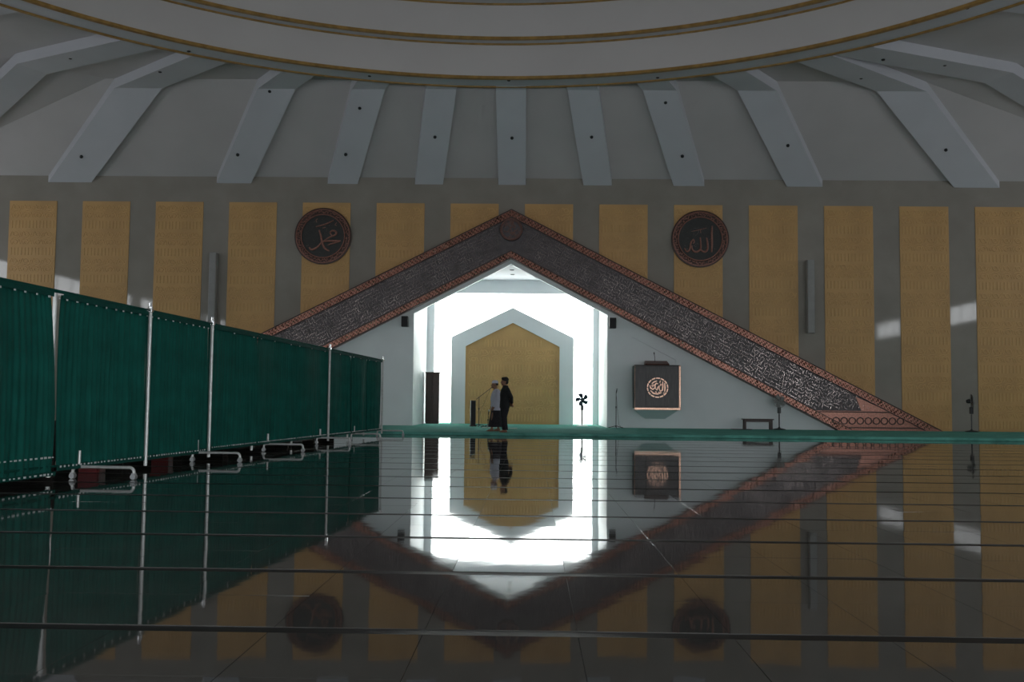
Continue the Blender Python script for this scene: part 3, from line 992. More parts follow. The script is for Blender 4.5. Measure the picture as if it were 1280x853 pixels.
# ================================================================== furniture on the carpet
# tall brown cupboard
c = atY(539.5, 529, 39.3)
t = thing('cupboard', 'tall narrow dark brown wooden cupboard in the niche', 'cupboard', (c.x, 39.6, ZC))
b = MB(); b.box(-0.27, 0.27, -0.22, 0.22, 0.05, 2.0, 0.01); b.build('body', 'wood_dark', t)
b = MB(); b.box(-0.25, 0.25, -0.20, 0.20, 0.0, 0.05); b.build('plinth', 'wood_dark', t)
b = MB(); b.box(-0.29, 0.29, -0.24, 0.24, 2.0, 2.04, 0.008); b.build('top_board', 'wood_dark', t)
for s in (-1, 1):
    b = MB(); b.box(0.005 if s > 0 else -0.255, 0.255 if s > 0 else -0.005, -0.238, -0.22, 0.09, 1.96, 0.004); d = b.build('door', 'wood_dark', t)
    b = MB(); b.tube([(s * 0.03, -0.25, 0.98), (s * 0.03, -0.25, 1.08)], 0.008, 8); b.build('handle', 'black_metal', d)

# black monitor speaker
c = atY(591, 530, 35.6)
t = thing('floor_speaker', 'slim upright black loudspeaker standing on green carpet beside the boom microphone', 'loudspeaker', (c.x, 35.6, ZC), math.radians(8))
b = MB(); b.box(-0.09, 0.09, -0.13, 0.13, 0.03, 0.92, 0.015); b.build('cabinet', 'black_plastic', t)
b = MB(); b.box(-0.075, 0.075, -0.142, -0.13, 0.08, 0.88, 0.004); b.build('grille', 'speaker_grille', t)
b = MB(); b.box(-0.12, 0.12, -0.16, 0.16, 0.0, 0.03, 0.006); b.build('foot', 'black_metal', t)

def mic_stand(px, Y, h, label, boom=None, tripod=True):
    c = atY(px, 530, Y)
    t = thing('microphone_stand', label, 'microphone stand', (c.x, Y, ZC))
    b = MB(); b.lathe([(0.001, 0.09), (0.03, 0.09), (0.03, 0.05), (0.024, 0.03), (0.001, 0.03)], 12); b.build('hub', 'black_metal', t)
    for k in range(3):
        a = 2 * PI * k / 3 + 0.5
        b = MB(); b.tube([(0.02 * math.cos(a), 0.02 * math.sin(a), 0.075), (0.27 * math.cos(a), 0.27 * math.sin(a), 0.012)], 0.011, 8)
        l = b.build('leg', 'black_metal', t)
        b = MB(); b.capsule((0.25 * math.cos(a), 0.25 * math.sin(a), 0.016), (0.29 * math.cos(a), 0.29 * math.sin(a), 0.014), 0.015, 0.014); b.build('rubber_foot', 'rubber', l)
    b = MB(); b.tube([(0, 0, 0.05), (0, 0, h * 0.6)], 0.013, 8); b.tube([(0, 0, h * 0.58), (0, 0, h)], 0.010, 8); b.build('pole', 'black_metal', t)
    b = MB(); b.lathe([(0.001, -0.03), (0.022, -0.03), (0.022, 0.03), (0.001, 0.03)], 10, (0, 0, h * 0.6)); b.build('clutch', 'black_metal', t)
    if boom:
        (dx, dy, dz) = boom
        b = MB(); b.tube([(-dx * 0.25, -dy * 0.25, h - dz * 0.3), (dx, dy, h + dz)], 0.010, 8); b.build('boom', 'black_metal', t)
        e0 = Vector((dx, dy, h + dz)); dr = Vector((dx, dy, dz)).normalized()
    else:
        e0 = Vector((0, 0, h)); dr = Vector((0.2, -0.1, 1)).normalized()
    b = MB(); b.tube([e0, e0 + dr * 0.13], [0.014, 0.019], 10); mc = b.build('microphone', 'black_plastic', t)
    b = MB(); b.ellipsoid(e0 + dr * 0.16, (0.03, 0.03, 0.035)); b.build('mic_head', 'alu', mc)
    b = MB(); b.tube([e0, (0.05, -0.03, h * 0.5), (0.10, -0.05, 0.12), (0.2, -0.1, 0.01)], 0.005, 6); b.build('cable', 'rubber', t)
    return t
mic_stand(598.5, 35.0, 1.05, 'black boom microphone stand before the two standing men', boom=(0.40, 0.0, 0.30))
mic_stand(610, 34.2, 0.42, 'short low black microphone stand beside the two standing men')
mic_stand(770, 35.3, 1.22, 'straight black microphone stand between niche opening and wooden pulpit')

# low bench
c = atY(947, 530, 35.3)
t = thing('bench', 'low dark wooden bench before the white wall beside a pedestal fan', 'bench', (c.x, 35.3, ZC))
b = MB(); b.box(-0.53, 0.53, -0.2, 0.2, 0.34, 0.38, 0.008); b.build('seat', 'wood_dark', t)
b = MB(); b.box(-0.48, 0.48, -0.16, -0.14, 0.27, 0.34); b.build('apron', 'wood_dark', t)
for sx in (-1, 1):
    for sy in (-1, 1):
        b = MB(); b.box(sx * 0.46 - 0.03, sx * 0.46 + 0.03, sy * 0.14 - 0.03, sy * 0.14 + 0.03, 0, 0.34, 0.005); b.build('leg', 'wood_dark', t)
c = atY(933, 536, 35.0)
t = MB(); t.box(-0.33, 0.33, -0.2, 0.2, 0.0, 0.025, 0.006)
o = t.build('floor_mat', 'black_plastic'); o.location = (c.x - 0.2, 34.85, ZC)
tag(o, 'thin black mat lying on green carpet at the foot of the low bench', 'mat')

def ped_fan(px, Y, h, R, label, base_m, blade_m, head_dir, cage, nbl=5, pr_=0.022):
    c = atY(px, 530, Y)
    t = thing('pedestal_fan', label, 'fan', (c.x, Y, ZC))
    b = MB(); b.lathe([(0.001, 0.0), (0.22, 0.0), (0.225, 0.015), (0.19, 0.035), (0.05, 0.06), (0.03, 0.09), (0.001, 0.09)], 28); smooth_by_angle(b.build('base', base_m, t))
    b = MB(); b.tube([(0, 0, 0.06), (0, 0, h * 0.55)], pr_, 10); b.tube([(0, 0, h * 0.53), (0, 0, h - 0.05)], pr_ * 0.8, 10); b.build('pole', 'black_metal', t)
    b = MB(); b.box(-0.055, 0.055, -0.055, 0.055, h * 0.58, h * 0.80, 0.015); b.build('control_box', 'black_plastic', t)
    q = Vector(head_dir).normalized().to_track_quat('Z', 'Y').to_matrix()
    C_ = Vector((0, 0, h))
    M = lambda x, y, z: tuple(C_ + q @ Vector((x, y, z)))
    b = MB(); b.lathe([(0.001, -0.17), (0.05, -0.16), (0.075, -0.1), (0.075, -0.02), (0.04, 0.0), (0.001, 0.0)], 18, (0, 0, 0), M); smooth_by_angle(b.build('motor', 'black_plastic', t))
    b = MB(); b.lathe([(0.001, 0.07), (0.03, 0.065), (0.04, 0.04), (0.04, 0.0)], 16, (0, 0, 0), M); b.build('hub', blade_m, t)
    for k in range(nbl):
        a0 = 2 * PI * k / nbl + 0.35
        vs, fs = [], []
        for i in range(6):
            f = i / 5
            r = 0.03 + (R * 0.93 - 0.03) * f
            hw = (0.22 + 0.42 * math.sin(PI * min(1, f * 0.9 + 0.1) * 0.75)) * (1 if f < 0.95 else 0.7)
            for s in (-1, 0, 1):
                aa = a0 + s * hw * (0.7 if f > 0.5 else 1) + 0.35 * f
                vs.append(M(r * math.cos(aa), r * math.sin(aa), 0.035 + s * 0.025))
            for s in (-1, 0, 1):
                aa = a0 + s * hw * (0.7 if f > 0.5 else 1) + 0.35 * f
                vs.append(M(r * math.cos(aa), r * math.sin(aa), 0.031 + s * 0.025))
        for i in range(5):
            a, c_ = i * 6, i * 6 + 6
            for j in range(2):
                fs.append((a + j, c_ + j, c_ + j + 1, a + j + 1)); fs.append((a + 3 + j, a + 4 + j, c_ + 4 + j, c_ + 3 + j))
        fs += [(0, 1, 4, 3), (1, 2, 5, 4), (30, 33, 34, 31), (31, 34, 35, 32)]
        for i in range(5):
            a, c_ = i * 6, i * 6 + 6
            fs += [(a, a + 3, c_ + 3, c_), (a + 2, c_ + 2, c_ + 5, a + 5)]
        b = MB(); b.add(vs, fs); b.build('blade', blade_m, t)
    if cage:
        b = MB()
        for zz, rr in ((0.04, R), (0.09, R * 0.6), (-0.02, R * 0.6)):
            b.tube([M(rr * math.cos(2 * PI * i / 28), rr * math.sin(2 * PI * i / 28), zz) for i in range(29)], 0.006, 6, caps=False)
        for k in range(32):
            a = 2 * PI * k / 32
            b.tube([M(0.04 * math.cos(a), 0.04 * math.sin(a), 0.10), M(R * 0.6 * math.cos(a), R * 0.6 * math.sin(a), 0.09), M(R * math.cos(a), R * math.sin(a), 0.04), M(R * 0.6 * math.cos(a), R * 0.6 * math.sin(a), -0.02), M(0.05 * math.cos(a), 0.05 * math.sin(a), -0.03)], 0.0022, 4)
        stuff(b.build('cage', 'grey_plastic', t, fix=False))
    return t
ped_fan(727.5, 37.6, 1.0, 0.27, 'pedestal fan with five dark blades and white base standing against the bright niche', 'white_plastic', 'blade_blue', (-0.15, -1, 0.0), False, pr_=0.034)
ped_fan(974, 35.35, 1.0, 0.23, 'pedestal fan with pale round cage beside the low bench', 'black_plastic', 'grey_plastic', (0.15, -1, 0.1), True)
ped_fan(1214.5, 35.2, 1.08, 0.25, 'pedestal fan turned sideways before a grey wall strip beyond the frame foot', 'black_plastic', 'black_plastic', (1, -0.35, 0.1), True)
# small papers on the carpet behind the men
for i, (px, Y, w_, l_) in enumerate(((612, 33.6, 0.5, 0.22), (640, 33.2, 0.34, 0.2))):
    c = atY(px, 534, Y)
    b = MB(); b.box(-w_ / 2, w_ / 2, -l_ / 2, l_ / 2, 0, 0.012, 0.003)
    o = b.build('paper_sheet', 'paper'); o.location = (c.x, Y, ZC)
    tag(o, ('longer' if i == 0 else 'shorter') + ' pale flat sheet lying on green carpet behind the two men', 'paper')

# ================================================================== curtain partition
FA, FB_ = Vector((-5.26, 9.69)), Vector((-4.17, 27.4))
FD = (FB_ - FA).normalized()
FN = Vector((FD.y, -FD.x))       # towards the hall's middle (+x)
HT = 2.08
def fence_s(px):
    d = ray(px, 480)
    # intersect plan ray with the fence line
    den = d.x * FD.y - d.y * FD.x
    t = (FA.x * FD.y - FA.y * FD.x) / den
    p = Vector((d.x, d.y)) * t
    return (p - FA).dot(FD)
S70, S180, S258, S320, S369, S408, S438, S458, S476 = [fence_s(x) for x in (70, 180, 258, 320, 369, 408, 438, 458, 476)]
bay = S180 - S70
def curtain_mesh(L, seed, open_l=0.0, open_r=0.0, zb=0.10, slant=0.0):
    r = random.Random(seed)
    n = int(L / 0.016)
    ph = [r.uniform(0, 6.28) for _ in range(6)]
    zs = [zb, zb + 0.05, zb + 0.25, 0.8, 1.3, 1.75, HT - 0.12, HT - 0.06, HT - 0.03]
    mb = MB()
    vs = []
    for i in range(n + 1):
        u = i / n
        s = u * L
        for z in zs:
            f = (z - zb) / (HT - zb)
            per = 0.115
            wv = math.sin(2 * PI * s / per + ph[0] + 2.2 * math.sin(s * 2.9 + ph[1]) + 1.1 * math.sin(s * 7.3 + ph[5]) + 0.5 * math.sin(3 * z + ph[2]))
            wv2 = math.sin(2 * PI * s / 0.41 + ph[3] + 0.8 * z)
            amp = 0.029 * (0.75 + 0.5 * math.sin(s * 1.7 + ph[4])) * (1.0 - 0.45 * f)
            if z > HT - 0.1:
                amp *= 0.5
            off = amp * wv + 0.016 * wv2 * (1 - f)
            # edges drawn back a little at top and bottom, so the pole shows there
            e0 = open_l * (2 * abs(f - 0.5)) ** 6
            e1 = open_r * (2 * abs(f - 0.5)) ** 6
            if slant:
                e1 += slant * max(0, (f - 0.45) / 0.55) ** 1.3
            ss = e0 + (L - e0 - e1) * u
            vs.append((ss, off, z + 0.006 * math.sin(2 * PI * s / 0.23)* (f < 0.05)))
    m = len(zs)
    mb.add(vs, [(i * m + j, (i + 1) * m + j, (i + 1) * m + j + 1, i * m + j + 1) for i in range(n) for j in range(m - 1)])
    return mb
def loops_mesh(L, zrow, step, r):
    mb = MB()
    s = 0.05
    while s < L - 0.05:
        for z in zrow:
            h = r.uniform(0.012, 0.022)
            wd = r.uniform(0.02, 0.045)
            mb.box(s, s + wd, -0.056, -0.050, z - h / 2, z + h / 2)
        s += step * r.uniform(0.8, 1.25)
    return mb

ANG = math.atan2(FD.y, FD.x)
def partition(s_list, feet, full, label, near=False):
    base = FA + FD * s_list[0]
    t = thing('curtain_partition', label, 'partition', (base.x, base.y, 0), ANG, 'green curtain partitions')
    # local x runs along the partition, local -y looks into the hall (towards +x of the world)
    s0 = s_list[0]
    Ltot = s_list[-1] - s0
    b = MB(); b.tube([(0, 0, HT), (Ltot, 0, HT)], 0.019, 10); b.build('top_rail', 'curtain_hem', t)
    b = MB(); b.tube([(0, 0, 0.17), (Ltot, 0, 0.17)], 0.014, 8); b.build('bottom_rail', 'curtain_hem', t)
    for i, s in enumerate(s_list):
        if i == len(s_list) - 1 and not full[-1]:
            continue
        yy = -0.055 if full[i] else 0.05
        x_ = s - s0 + (0.03 if i == 0 else 0) - (0.03 if i == len(s_list) - 1 else 0)
        b = MB(); b.tube([(x_, yy, 0.05), (x_, yy, HT + (0.05 if full[i] else 0.0))], 0.024, 10)
        p = b.build('post', 'pole_white', t)
        if full[i]:
            b = MB(); b.lathe([(0.001, 0.10), (0.02, 0.095), (0.024, 0.05), (0.03, 0.045), (0.03, 0.0)], 10, (x_, yy, HT + 0.0)); b.build('post_cap', 'chrome', p)
            b = MB(); b.box(x_ - 0.035, x_ + 0.035, yy - 0.03, 0.03, HT - 0.03, HT + 0.02, 0.006); b.build('rail_clamp', 'chrome', p)
    for i in range(len(s_list) - 1):
        L = s_list[i + 1] - s_list[i]
        ol = 0.03 if not full[i] else 0.005
        orr = 0.03 if not full[i + 1] and i < len(s_list) - 2 else 0.005
        sl = 0.16 if (near and i == 1) else 0.0
        zb = 0.14 if not near else (0.075 if i < 2 else 0.12)
        mb = curtain_mesh(L - 0.01, int(s_list[i] * 100) + 3, ol, orr, zb, sl)
        cu = mb.build('curtain', 'curtain', t, smooth=True, fix=False)
        cu.location = (s_list[i] - s0 + 0.005, 0, 0)
        r = random.Random(int(s_list[i] * 10))
        b = MB()
        b.box(0.01, L - 0.03 - sl, -0.046, -0.040, HT - 0.075, HT - 0.02)
        b.box(0.01, L - 0.03, -0.050, -0.040, zb + 0.0, zb + 0.045)
        b.build('hem', 'curtain_hem', cu)
        b = loops_mesh(L - 0.05, (HT - 0.085,), 0.2 if near else 0.9, r)
        lo = loops_mesh(L - 0.05, (zb + 0.05,) if not near else (zb + 0.02, zb + 0.20) if i < 2 else (zb + 0.045,), 0.085, r)
        b.add(lo.v, lo.f)
        stuff(b.build('hem_loops', 'loop_white', cu, fix=False))
    for s in feet:
        x_ = s - s0
        b = MB()
        pts = []
        hb, half, OFF = 0.135, 0.36, -0.31
        pts.append((x_, OFF - half, 0.055))
        for k in range(5):
            a = PI / 2 * k / 4
            pts.append((x_, OFF - half + 0.05 * (1 - math.cos(a)), hb - 0.05 + 0.05 * math.sin(a)))
        for k in range(5):
            a = PI / 2 * (4 - k) / 4
            pts.append((x_, OFF + half - 0.05 * (1 - math.cos(a)), hb - 0.05 + 0.05 * math.sin(a)))
        pts.append((x_, OFF + half, 0.055))
        b.tube(pts, 0.018, 10)
        ft = smooth_by_angle(b.build('foot', 'pole_white', t), 50)
        b = MB(); b.tube([(x_, -0.02, hb), (x_, -0.02, 0.32)], 0.019, 10); b.build('foot_stem', 'pole_white', ft)
        for sy in (-1, 1):
            b = MB()
            yf = OFF + sy * half
            b.tube([(x_ - 0.03, yf, 0.032), (x_ - 0.012, yf, 0.032)], 0.032, 14)
            b.tube([(x_ + 0.012, yf, 0.032), (x_ + 0.03, yf, 0.032)], 0.032, 14)
            b.tube([(x_, yf, 0.03), (x_, yf, 0.08)], 0.013, 8)
            b.box(x_ - 0.034, x_ + 0.034, yf - 0.015, yf + 0.015, 0.06, 0.072)
            b.build('caster', 'alu', ft)
    return t
SF = [(y - FA.y) / FD.y for y in (11.3, 14.6, 17.9, 21.2, 24.4, 27.35)]
partition([S70 - 2 * bay, S70 - bay, S70, S180, S258 - 0.004], [S70 - 1.6 * bay, SF[0]], [True, False, False, True, False],
          'green curtain partition with a parted seam at its top and white hem loops', near=True)
partition([S258, S320, S369, S408 - 0.004], [SF[1] + 0.1, SF[2]], [True, False, False, False],
          'green curtain partition between the parted curtain and the length touching the carpet')
partition([S408, S438, S458, S476], [SF[3] + 0.15, SF[4], SF[5]], [True, False, False, True],
          'green curtain partition whose end post stands beside the green carpet')

# crates behind the partition, and added racks that block the golden reflection
def crate(px, py, w_, d_, h_, m, label):
    p = atZ(px, py, 0.0)
    t = thing('crate', label, 'crate', (p.x, p.y, 0), rnd.uniform(-.2, .2), 'crates behind the curtain partition')
    b = MB()
    b.box(-w_ / 2, w_ / 2, -d_ / 2, d_ / 2, 0, 0.03)
    for s in (-1, 1):
        b.box(s * w_ / 2 - 0.015, s * w_ / 2 + 0.015, -d_ / 2, d_ / 2, 0.0, h_)
        b.box(-w_ / 2, w_ / 2, s * d_ / 2 - 0.015, s * d_ / 2 + 0.015, 0.0, h_)
    b.build('body', m, t)
    b = MB(); b.box(-w_ / 2 - 0.03, w_ / 2 + 0.03, -d_ / 2 - 0.03, d_ / 2 + 0.03, h_ - 0.03, h_ + 0.015, 0.008); b.build('rim', m, t)
crate(115, 584, 0.24, 0.24, 0.3, 'red_box', 'red plastic crate behind the parted curtain')
crate(203, 570, 0.24, 0.24, 0.3, 'red_box', 'red plastic crate behind a curtain post, further along than the other red one')
def blocker_rack(sm, label):  # guessed rack, added to keep the golden reflection from showing under the curtains
    p = FA + FD * sm - FN * 1.55
    t = thing('blocker_rack', label, 'rack', (p.x, p.y, 0), ANG, 'added racks behind the curtain partitions')
    for z in (0.06, 0.30, 0.55):
        b = MB(); b.box(-1.95, 1.95, -0.16, 0.16, z, z + 0.025, 0.004); b.build('shelf', 'rack_wood', t)
    b = MB(); b.box(-1.95, 1.95, 0.16, 0.175, 0.03, 0.6); b.build('back_board', 'rack_wood', t)
    for x in (-1.97, 0.0, 1.97):
        b = MB(); b.box(x - 0.02, x + 0.02, -0.17, 0.17, 0.0, 0.6, 0.004); b.build('upright', 'rack_wood', t)
blocker_rack(-0.6, 'added dark brown rack behind the parted green curtain')
blocker_rack(3.6, 'added dark brown rack behind the curtain beside the second red crate')
blocker_rack(7.8, 'added dark brown rack behind the middle curtain partition')
blocker_rack(12.0, 'added dark brown rack behind the seam of the two further partitions')
blocker_rack(16.2, 'added dark brown rack behind the partition end beside the carpet')

# ================================================================== people
def remeshed(name, mb, m, parent, voxel=0.012, smooth_it=4):
    me = mb.mesh(name, m)
    o = bpy.data.objects.new(name, me)
    COL.objects.link(o)
    md = o.modifiers.new('r', 'REMESH'); md.mode = 'VOXEL'; md.voxel_size = voxel; md.use_smooth_shade = True
    ms = o.modifiers.new('s', 'SMOOTH'); ms.iterations = smooth_it; ms.factor = 0.5
    dg = bpy.context.evaluated_depsgraph_get()
    nm = bpy.data.meshes.new_from_object(o.evaluated_get(dg))
    nm.name = name
    o.modifiers.clear()
    o.data = nm
    if not nm.materials:
        nm.materials.append(MATS[m])
    bpy.data.meshes.remove(me)
    if parent:
        o.parent = parent
    return o

def loft(mb, secs, seg=20, wob=0.0, r=None):
    """secs: (cx, cy, z, rx, ry)"""
    vs = []
    ph = r.uniform(0, 6) if r else 0
    for (cx, cy, z, rx, ry) in secs:
        for j in range(seg):
            a = 2 * PI * j / seg
            k = 1 + wob * math.sin(5 * a + ph + z * 3)
            vs.append((cx + rx * k * math.cos(a), cy + ry * k * math.sin(a), z))
    fs = []
    for i in range(len(secs) - 1):
        for j in range(seg):
            q = (j + 1) % seg
            fs.append((i * seg + j, i * seg + q, (i + 1) * seg + q, (i + 1) * seg + j))
    fs.append(tuple(range(seg - 1, -1, -1)))
    fs.append(tuple(range((len(secs) - 1) * seg, len(secs) * seg)))
    mb.add(vs, fs)

def head(mb, c):
    """skull, jaw, nose, ears; face looks along -y"""
    c = Vector(c)
    mb.ellipsoid(c + Vector((0, 0.012, 0.03)), (0.076, 0.094, 0.088))
    mb.ellipsoid(c + Vector((0, -0.022, -0.045)), (0.058, 0.066, 0.066))
    mb.ellipsoid(c + Vector((0, -0.055, -0.085)), (0.03, 0.03, 0.024))
    mb.capsule(c + Vector((0, -0.088, 0.012)), c + Vector((0, -0.108, -0.025)), 0.011, 0.017)
    mb.ellipsoid(c + Vector((0, -0.083, -0.058)), (0.026, 0.014, 0.013))
    for s in (-1, 1):
        mb.ellipsoid(c + Vector((s * 0.078, 0.012, -0.008)), (0.011, 0.022, 0.034))
        mb.ellipsoid(c + Vector((s * 0.03, -0.084, 0.026)), (0.022, 0.012, 0.010))
    mb.capsule(c + Vector((0, 0.02, -0.06)), c + Vector((0, 0.03, -0.17)), 0.056, 0.058)

def hand(mb, w_, d, side, curl=0.5, n=None):
    """palm and five fingers from the wrist w_ along d; n = palm normal"""
    d = Vector(d).normalized()
    n = Vector(n).normalized()
    lat = d.cross(n).normalized() * side
    w_ = Vector(w_)
    for k in range(4):
        l = lat * (0.03 - 0.02 * k)
        mb.capsule(w_ + l * 0.5, w_ + d * 0.085 + l, 0.015, 0.0125, 8)
        ln = (0.07, 0.08, 0.075, 0.058)[k]
        a = w_ + d * 0.088 + l
        b_ = a + (d * math.cos(curl) + n * math.sin(curl)) * ln * 0.5
        c_ = b_ + (d * math.cos(2 * curl) + n * math.sin(2 * curl)) * ln * 0.5
        mb.capsule(a, b_, 0.0105, 0.0095, 8)
        mb.capsule(b_, c_, 0.0095, 0.008, 8)
    a = w_ + d * 0.03 + lat * 0.03
    b_ = a + (d * 0.6 + lat * 0.6 + n * 0.4) * 0.045
    mb.capsule(a, b_, 0.015, 0.012, 8)
    mb.capsule(b_, b_ + (d * 0.9 + n * 0.4) * 0.032, 0.012, 0.009, 8)

def foot_mesh(mb, ankle, yaw):
    a = Vector(ankle)
    f = Vector((math.sin(yaw), -math.cos(yaw), 0)); s = Vector((f.y, -f.x, 0))
    g = Vector((a.x, a.y, 0))
    mb.capsule(a, g + Vector((0, 0, 0.04)) - f * 0.02, 0.04, 0.036)
    mb.capsule(g - f * 0.035 + Vector((0, 0, 0.033)), g + f * 0.10 + Vector((0, 0, 0.028)), 0.033, 0.03)
    mb.capsule(g + Vector((0, 0, 0.055)), g + f * 0.11 + Vector((0, 0, 0.032)), 0.034, 0.028)
    for k in range(5):
        p = g + f * (0.12 + 0.012 * (2 - abs(k - 1.5))) + s * (0.028 - 0.014 * k) + Vector((0, 0, 0.016))
        mb.capsule(p - f * 0.03, p + f * 0.035, 0.012, 0.011, 8)

rp = random.Random(3)
# --- man in white shirt and sarong (local: faces -y, z up, 1.58 m with cap)
pA = atZ(619.5, 539.6, ZC)
A_ = thing('person', 'man in white cap, long white shirt and dark sarong, facing the boom microphone', 'person', (pA.x, pA.y, ZC + 0.004), math.radians(-80), 'men standing on the carpet')
mb = MB()
hA = (0.0, -0.045, 1.42)
head(mb, hA)
loft(mb, [(0, 0.02, 0.80, 0.14, 0.10), (0, 0.01, 0.95, 0.13, 0.10), (0, 0.0, 1.10, 0.15, 0.11), (0, 0.01, 1.22, 0.16, 0.10), (0, 0.02, 1.28, 0.10, 0.07)])
for s, hipy, ky, ay in ((1, 0.0, -0.10, -0.13), (-1, 0.02, 0.02, 0.10)):
    hip, kn, an = (s * 0.08, hipy, 0.80), (s * 0.085, ky, 0.44), (s * 0.085, ay, 0.09)
    mb.capsule(hip, kn, 0.085, 0.06); mb.capsule(kn, an, 0.058, 0.038)
    foot_mesh(mb, an, s * 0.12)
for s in (-1, 1):
    sh, el, wr = (s * 0.165, 0.02, 1.22), (s * 0.195, 0.01, 0.97), (s * 0.18, -0.10, 0.78)
    mb.capsule(sh, el, 0.05, 0.04); mb.capsule(el, wr, 0.04, 0.027)
    hand(mb, wr, (0, -0.3, -0.95), s, 0.35, (-s, 0.1, 0))
remeshed('body', mb, 'skin', A_, 0.010, 2)
for s in (-1, 1):
    e_ = MB(); e_.ellipsoid((s * 0.03, hA[1] - 0.088, hA[2] + 0.018), (0.013, 0.006, 0.006)); e_.build('eye', 'black_plastic', A_)
mb = MB()
loft(mb, [(0, 0.0, 0.64, 0.205, 0.150), (0, 0.0, 0.72, 0.20, 0.150), (0, -0.005, 0.90, 0.185, 0.150), (0, -0.015, 1.00, 0.18, 0.155), (0, 0.0, 1.14, 0.19, 0.14), (0, 0.015, 1.23, 0.185, 0.115), (0, 0.02, 1.275, 0.12, 0.085), (0, 0.005, 1.30, 0.07, 0.07)], 24, 0.02, rp)
for s in (-1, 1):
    sh, el, wr = (s * 0.165, 0.02, 1.215), (s * 0.20, 0.01, 0.97), (s * 0.182, -0.097, 0.785)
    mb.capsule(sh, el, 0.066, 0.058); mb.capsule(el, wr, 0.058, 0.05)
remeshed('shirt', mb, 'cloth_white', A_, 0.011, 3)
mb = MB()
loft(mb, [(0, -0.01, 0.135, 0.165, 0.215), (0, -0.01, 0.30, 0.170, 0.195), (0, 0.0, 0.5, 0.175, 0.165), (0, 0.0, 0.68, 0.18, 0.14), (0, 0.0, 0.80, 0.165, 0.125)], 30, 0.035, rp)
smooth_by_angle(mb.build('sarong', 'cloth_sarong', A_), 50)
mb = MB()
C_ = Vector(hA)
loft(mb, [(0, hA[1] + 0.012, hA[2] + 0.055, 0.086, 0.102), (0, hA[1] + 0.013, hA[2] + 0.10, 0.082, 0.097), (0, hA[1] + 0.014, hA[2] + 0.135, 0.066, 0.078), (0, hA[1] + 0.014, hA[2] + 0.148, 0.03, 0.036)], 22)
smooth_by_angle(mb.build('cap', 'cloth_white', A_), 60)
mb = MB()
mb.ellipsoid((0, hA[1] + 0.035, hA[2] + 0.03), (0.08, 0.078, 0.06))
mb.build('hair', 'hair', A_, smooth=True)

# --- man in black jacket, hands behind his back (1.66 m)
pB = atZ(630.5, 541.0, ZC)
B_ = thing('person', 'bareheaded man in black jacket and dark trousers with hands clasped behind his back', 'person', (pB.x, pB.y, ZC + 0.004), math.radians(-72), 'men standing on the carpet')
mb = MB()
hB = (0.0, -0.02, 1.50)
head(mb, hB)
loft(mb, [(0, 0.02, 0.84, 0.14, 0.10), (0, 0.01, 1.0, 0.13, 0.10), (0, 0.0, 1.16, 0.155, 0.11), (0, 0.01, 1.29, 0.17, 0.10), (0, 0.02, 1.35, 0.10, 0.07)])
for s, ay in ((1, -0.02), (-1, 0.02)):
    hip, kn, an = (s * 0.085, 0.0, 0.84), (s * 0.09, ay - 0.03, 0.46), (s * 0.09, ay + 0.02, 0.09)
    mb.capsule(hip, kn, 0.088, 0.06); mb.capsule(kn, an, 0.058, 0.038)
    foot_mesh(mb, an, s * 0.15)
for s in (-1, 1):
    sh, el, wr = (s * 0.18, 0.02, 1.29), (s * 0.24, 0.13, 1.04), (s * 0.07, 0.20, 0.86 + 0.015 * s)
    mb.capsule(sh, el, 0.05, 0.04); mb.capsule(el, wr, 0.04, 0.028)
    hand(mb, wr, (-s * 0.9, 0.12, -0.35), s, 0.45, (0, -0.5 if s > 0 else 0.5, -0.5))
remeshed('body', mb, 'skin', B_, 0.010, 2)
for s in (-1, 1):
    e_ = MB(); e_.ellipsoid((s * 0.03, hB[1] - 0.088, hB[2] + 0.018), (0.013, 0.006, 0.006)); e_.build('eye', 'black_plastic', B_)
mb = MB()
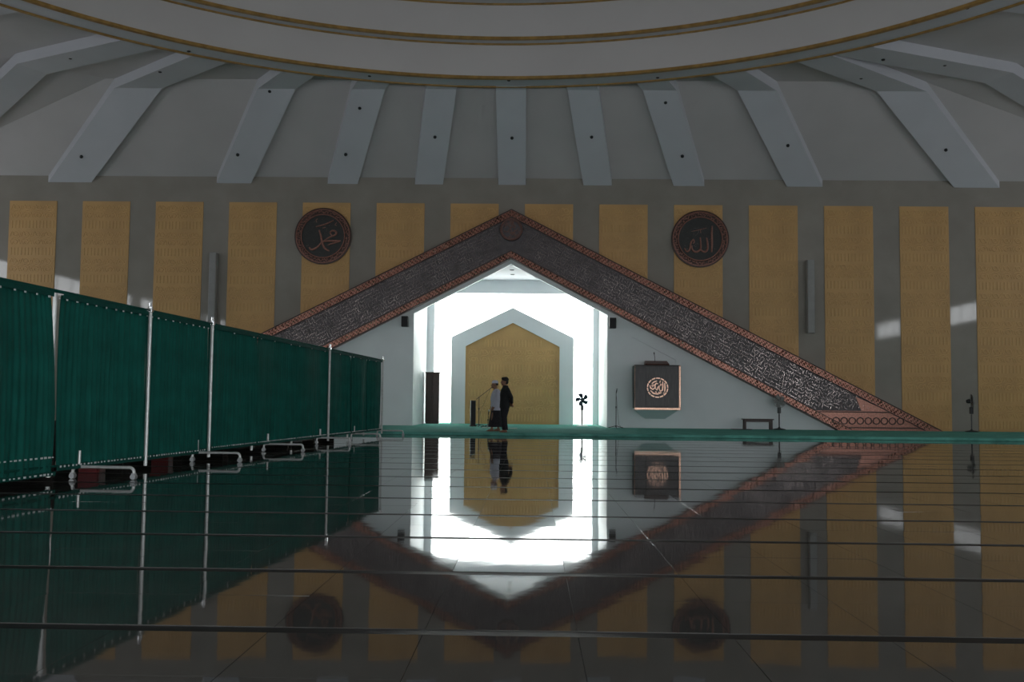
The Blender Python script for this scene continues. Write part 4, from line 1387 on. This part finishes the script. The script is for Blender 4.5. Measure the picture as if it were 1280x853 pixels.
loft(mb, [(0, 0.0, 0.72, 0.195, 0.145), (0, 0.0, 0.80, 0.19, 0.145), (0, 0.0, 0.98, 0.175, 0.135), (0, 0.0, 1.14, 0.195, 0.14), (0, 0.015, 1.27, 0.20, 0.125), (0, 0.02, 1.335, 0.14, 0.09), (0, 0.015, 1.40, 0.075, 0.075)], 24, 0.025, rp)
for s in (-1, 1):
    sh, el, wr = (s * 0.18, 0.02, 1.275), (s * 0.245, 0.13, 1.04), (s * 0.10, 0.19, 0.88 + 0.015 * s)
    mb.capsule(sh, el, 0.074, 0.062); mb.capsule(el, wr, 0.06, 0.05)
remeshed('jacket', mb, 'cloth_black', B_, 0.011, 3)
mb = MB()
for s, ay in ((1, -0.02), (-1, 0.02)):
    loft(mb, [(s * 0.09, ay + 0.02, 0.075, 0.068, 0.085), (s * 0.09, ay, 0.25, 0.072, 0.085), (s * 0.09, ay - 0.02, 0.46, 0.08, 0.088), (s * 0.088, 0, 0.66, 0.096, 0.105), (s * 0.082, 0, 0.84, 0.105, 0.12)], 18, 0.02, rp)
loft(mb, [(0, 0, 0.74, 0.175, 0.125), (0, 0, 0.9, 0.165, 0.12)], 20)
remeshed('trousers', mb, 'cloth_trouser', B_, 0.011, 3)
mb = MB()
mb.ellipsoid((0, hB[1] + 0.03, hB[2] + 0.065), (0.094, 0.105, 0.086))
mb.ellipsoid((0, hB[1] + 0.06, hB[2] + 0.0), (0.084, 0.07, 0.075))
mb.ellipsoid((0.02, hB[1] - 0.045, hB[2] + 0.105), (0.07, 0.05, 0.042))
for k in range(60):
    a, e2 = rp.uniform(0, 2 * PI), rp.uniform(0.1, 1.3)
    d = Vector((math.cos(a) * math.cos(e2), math.sin(a) * math.cos(e2), math.sin(e2)))
    p = Vector((0, hB[1] + 0.03, hB[2] + 0.065)) + Vector((d.x * .09, d.y * .1, d.z * .082))
    mb.ellipsoid(p, (0.017, 0.017, 0.015), 8, 5)
remeshed('hair', mb, 'hair', B_, 0.009, 1)

A_.scale = (0.955,) * 3
B_.scale = (0.95,) * 3
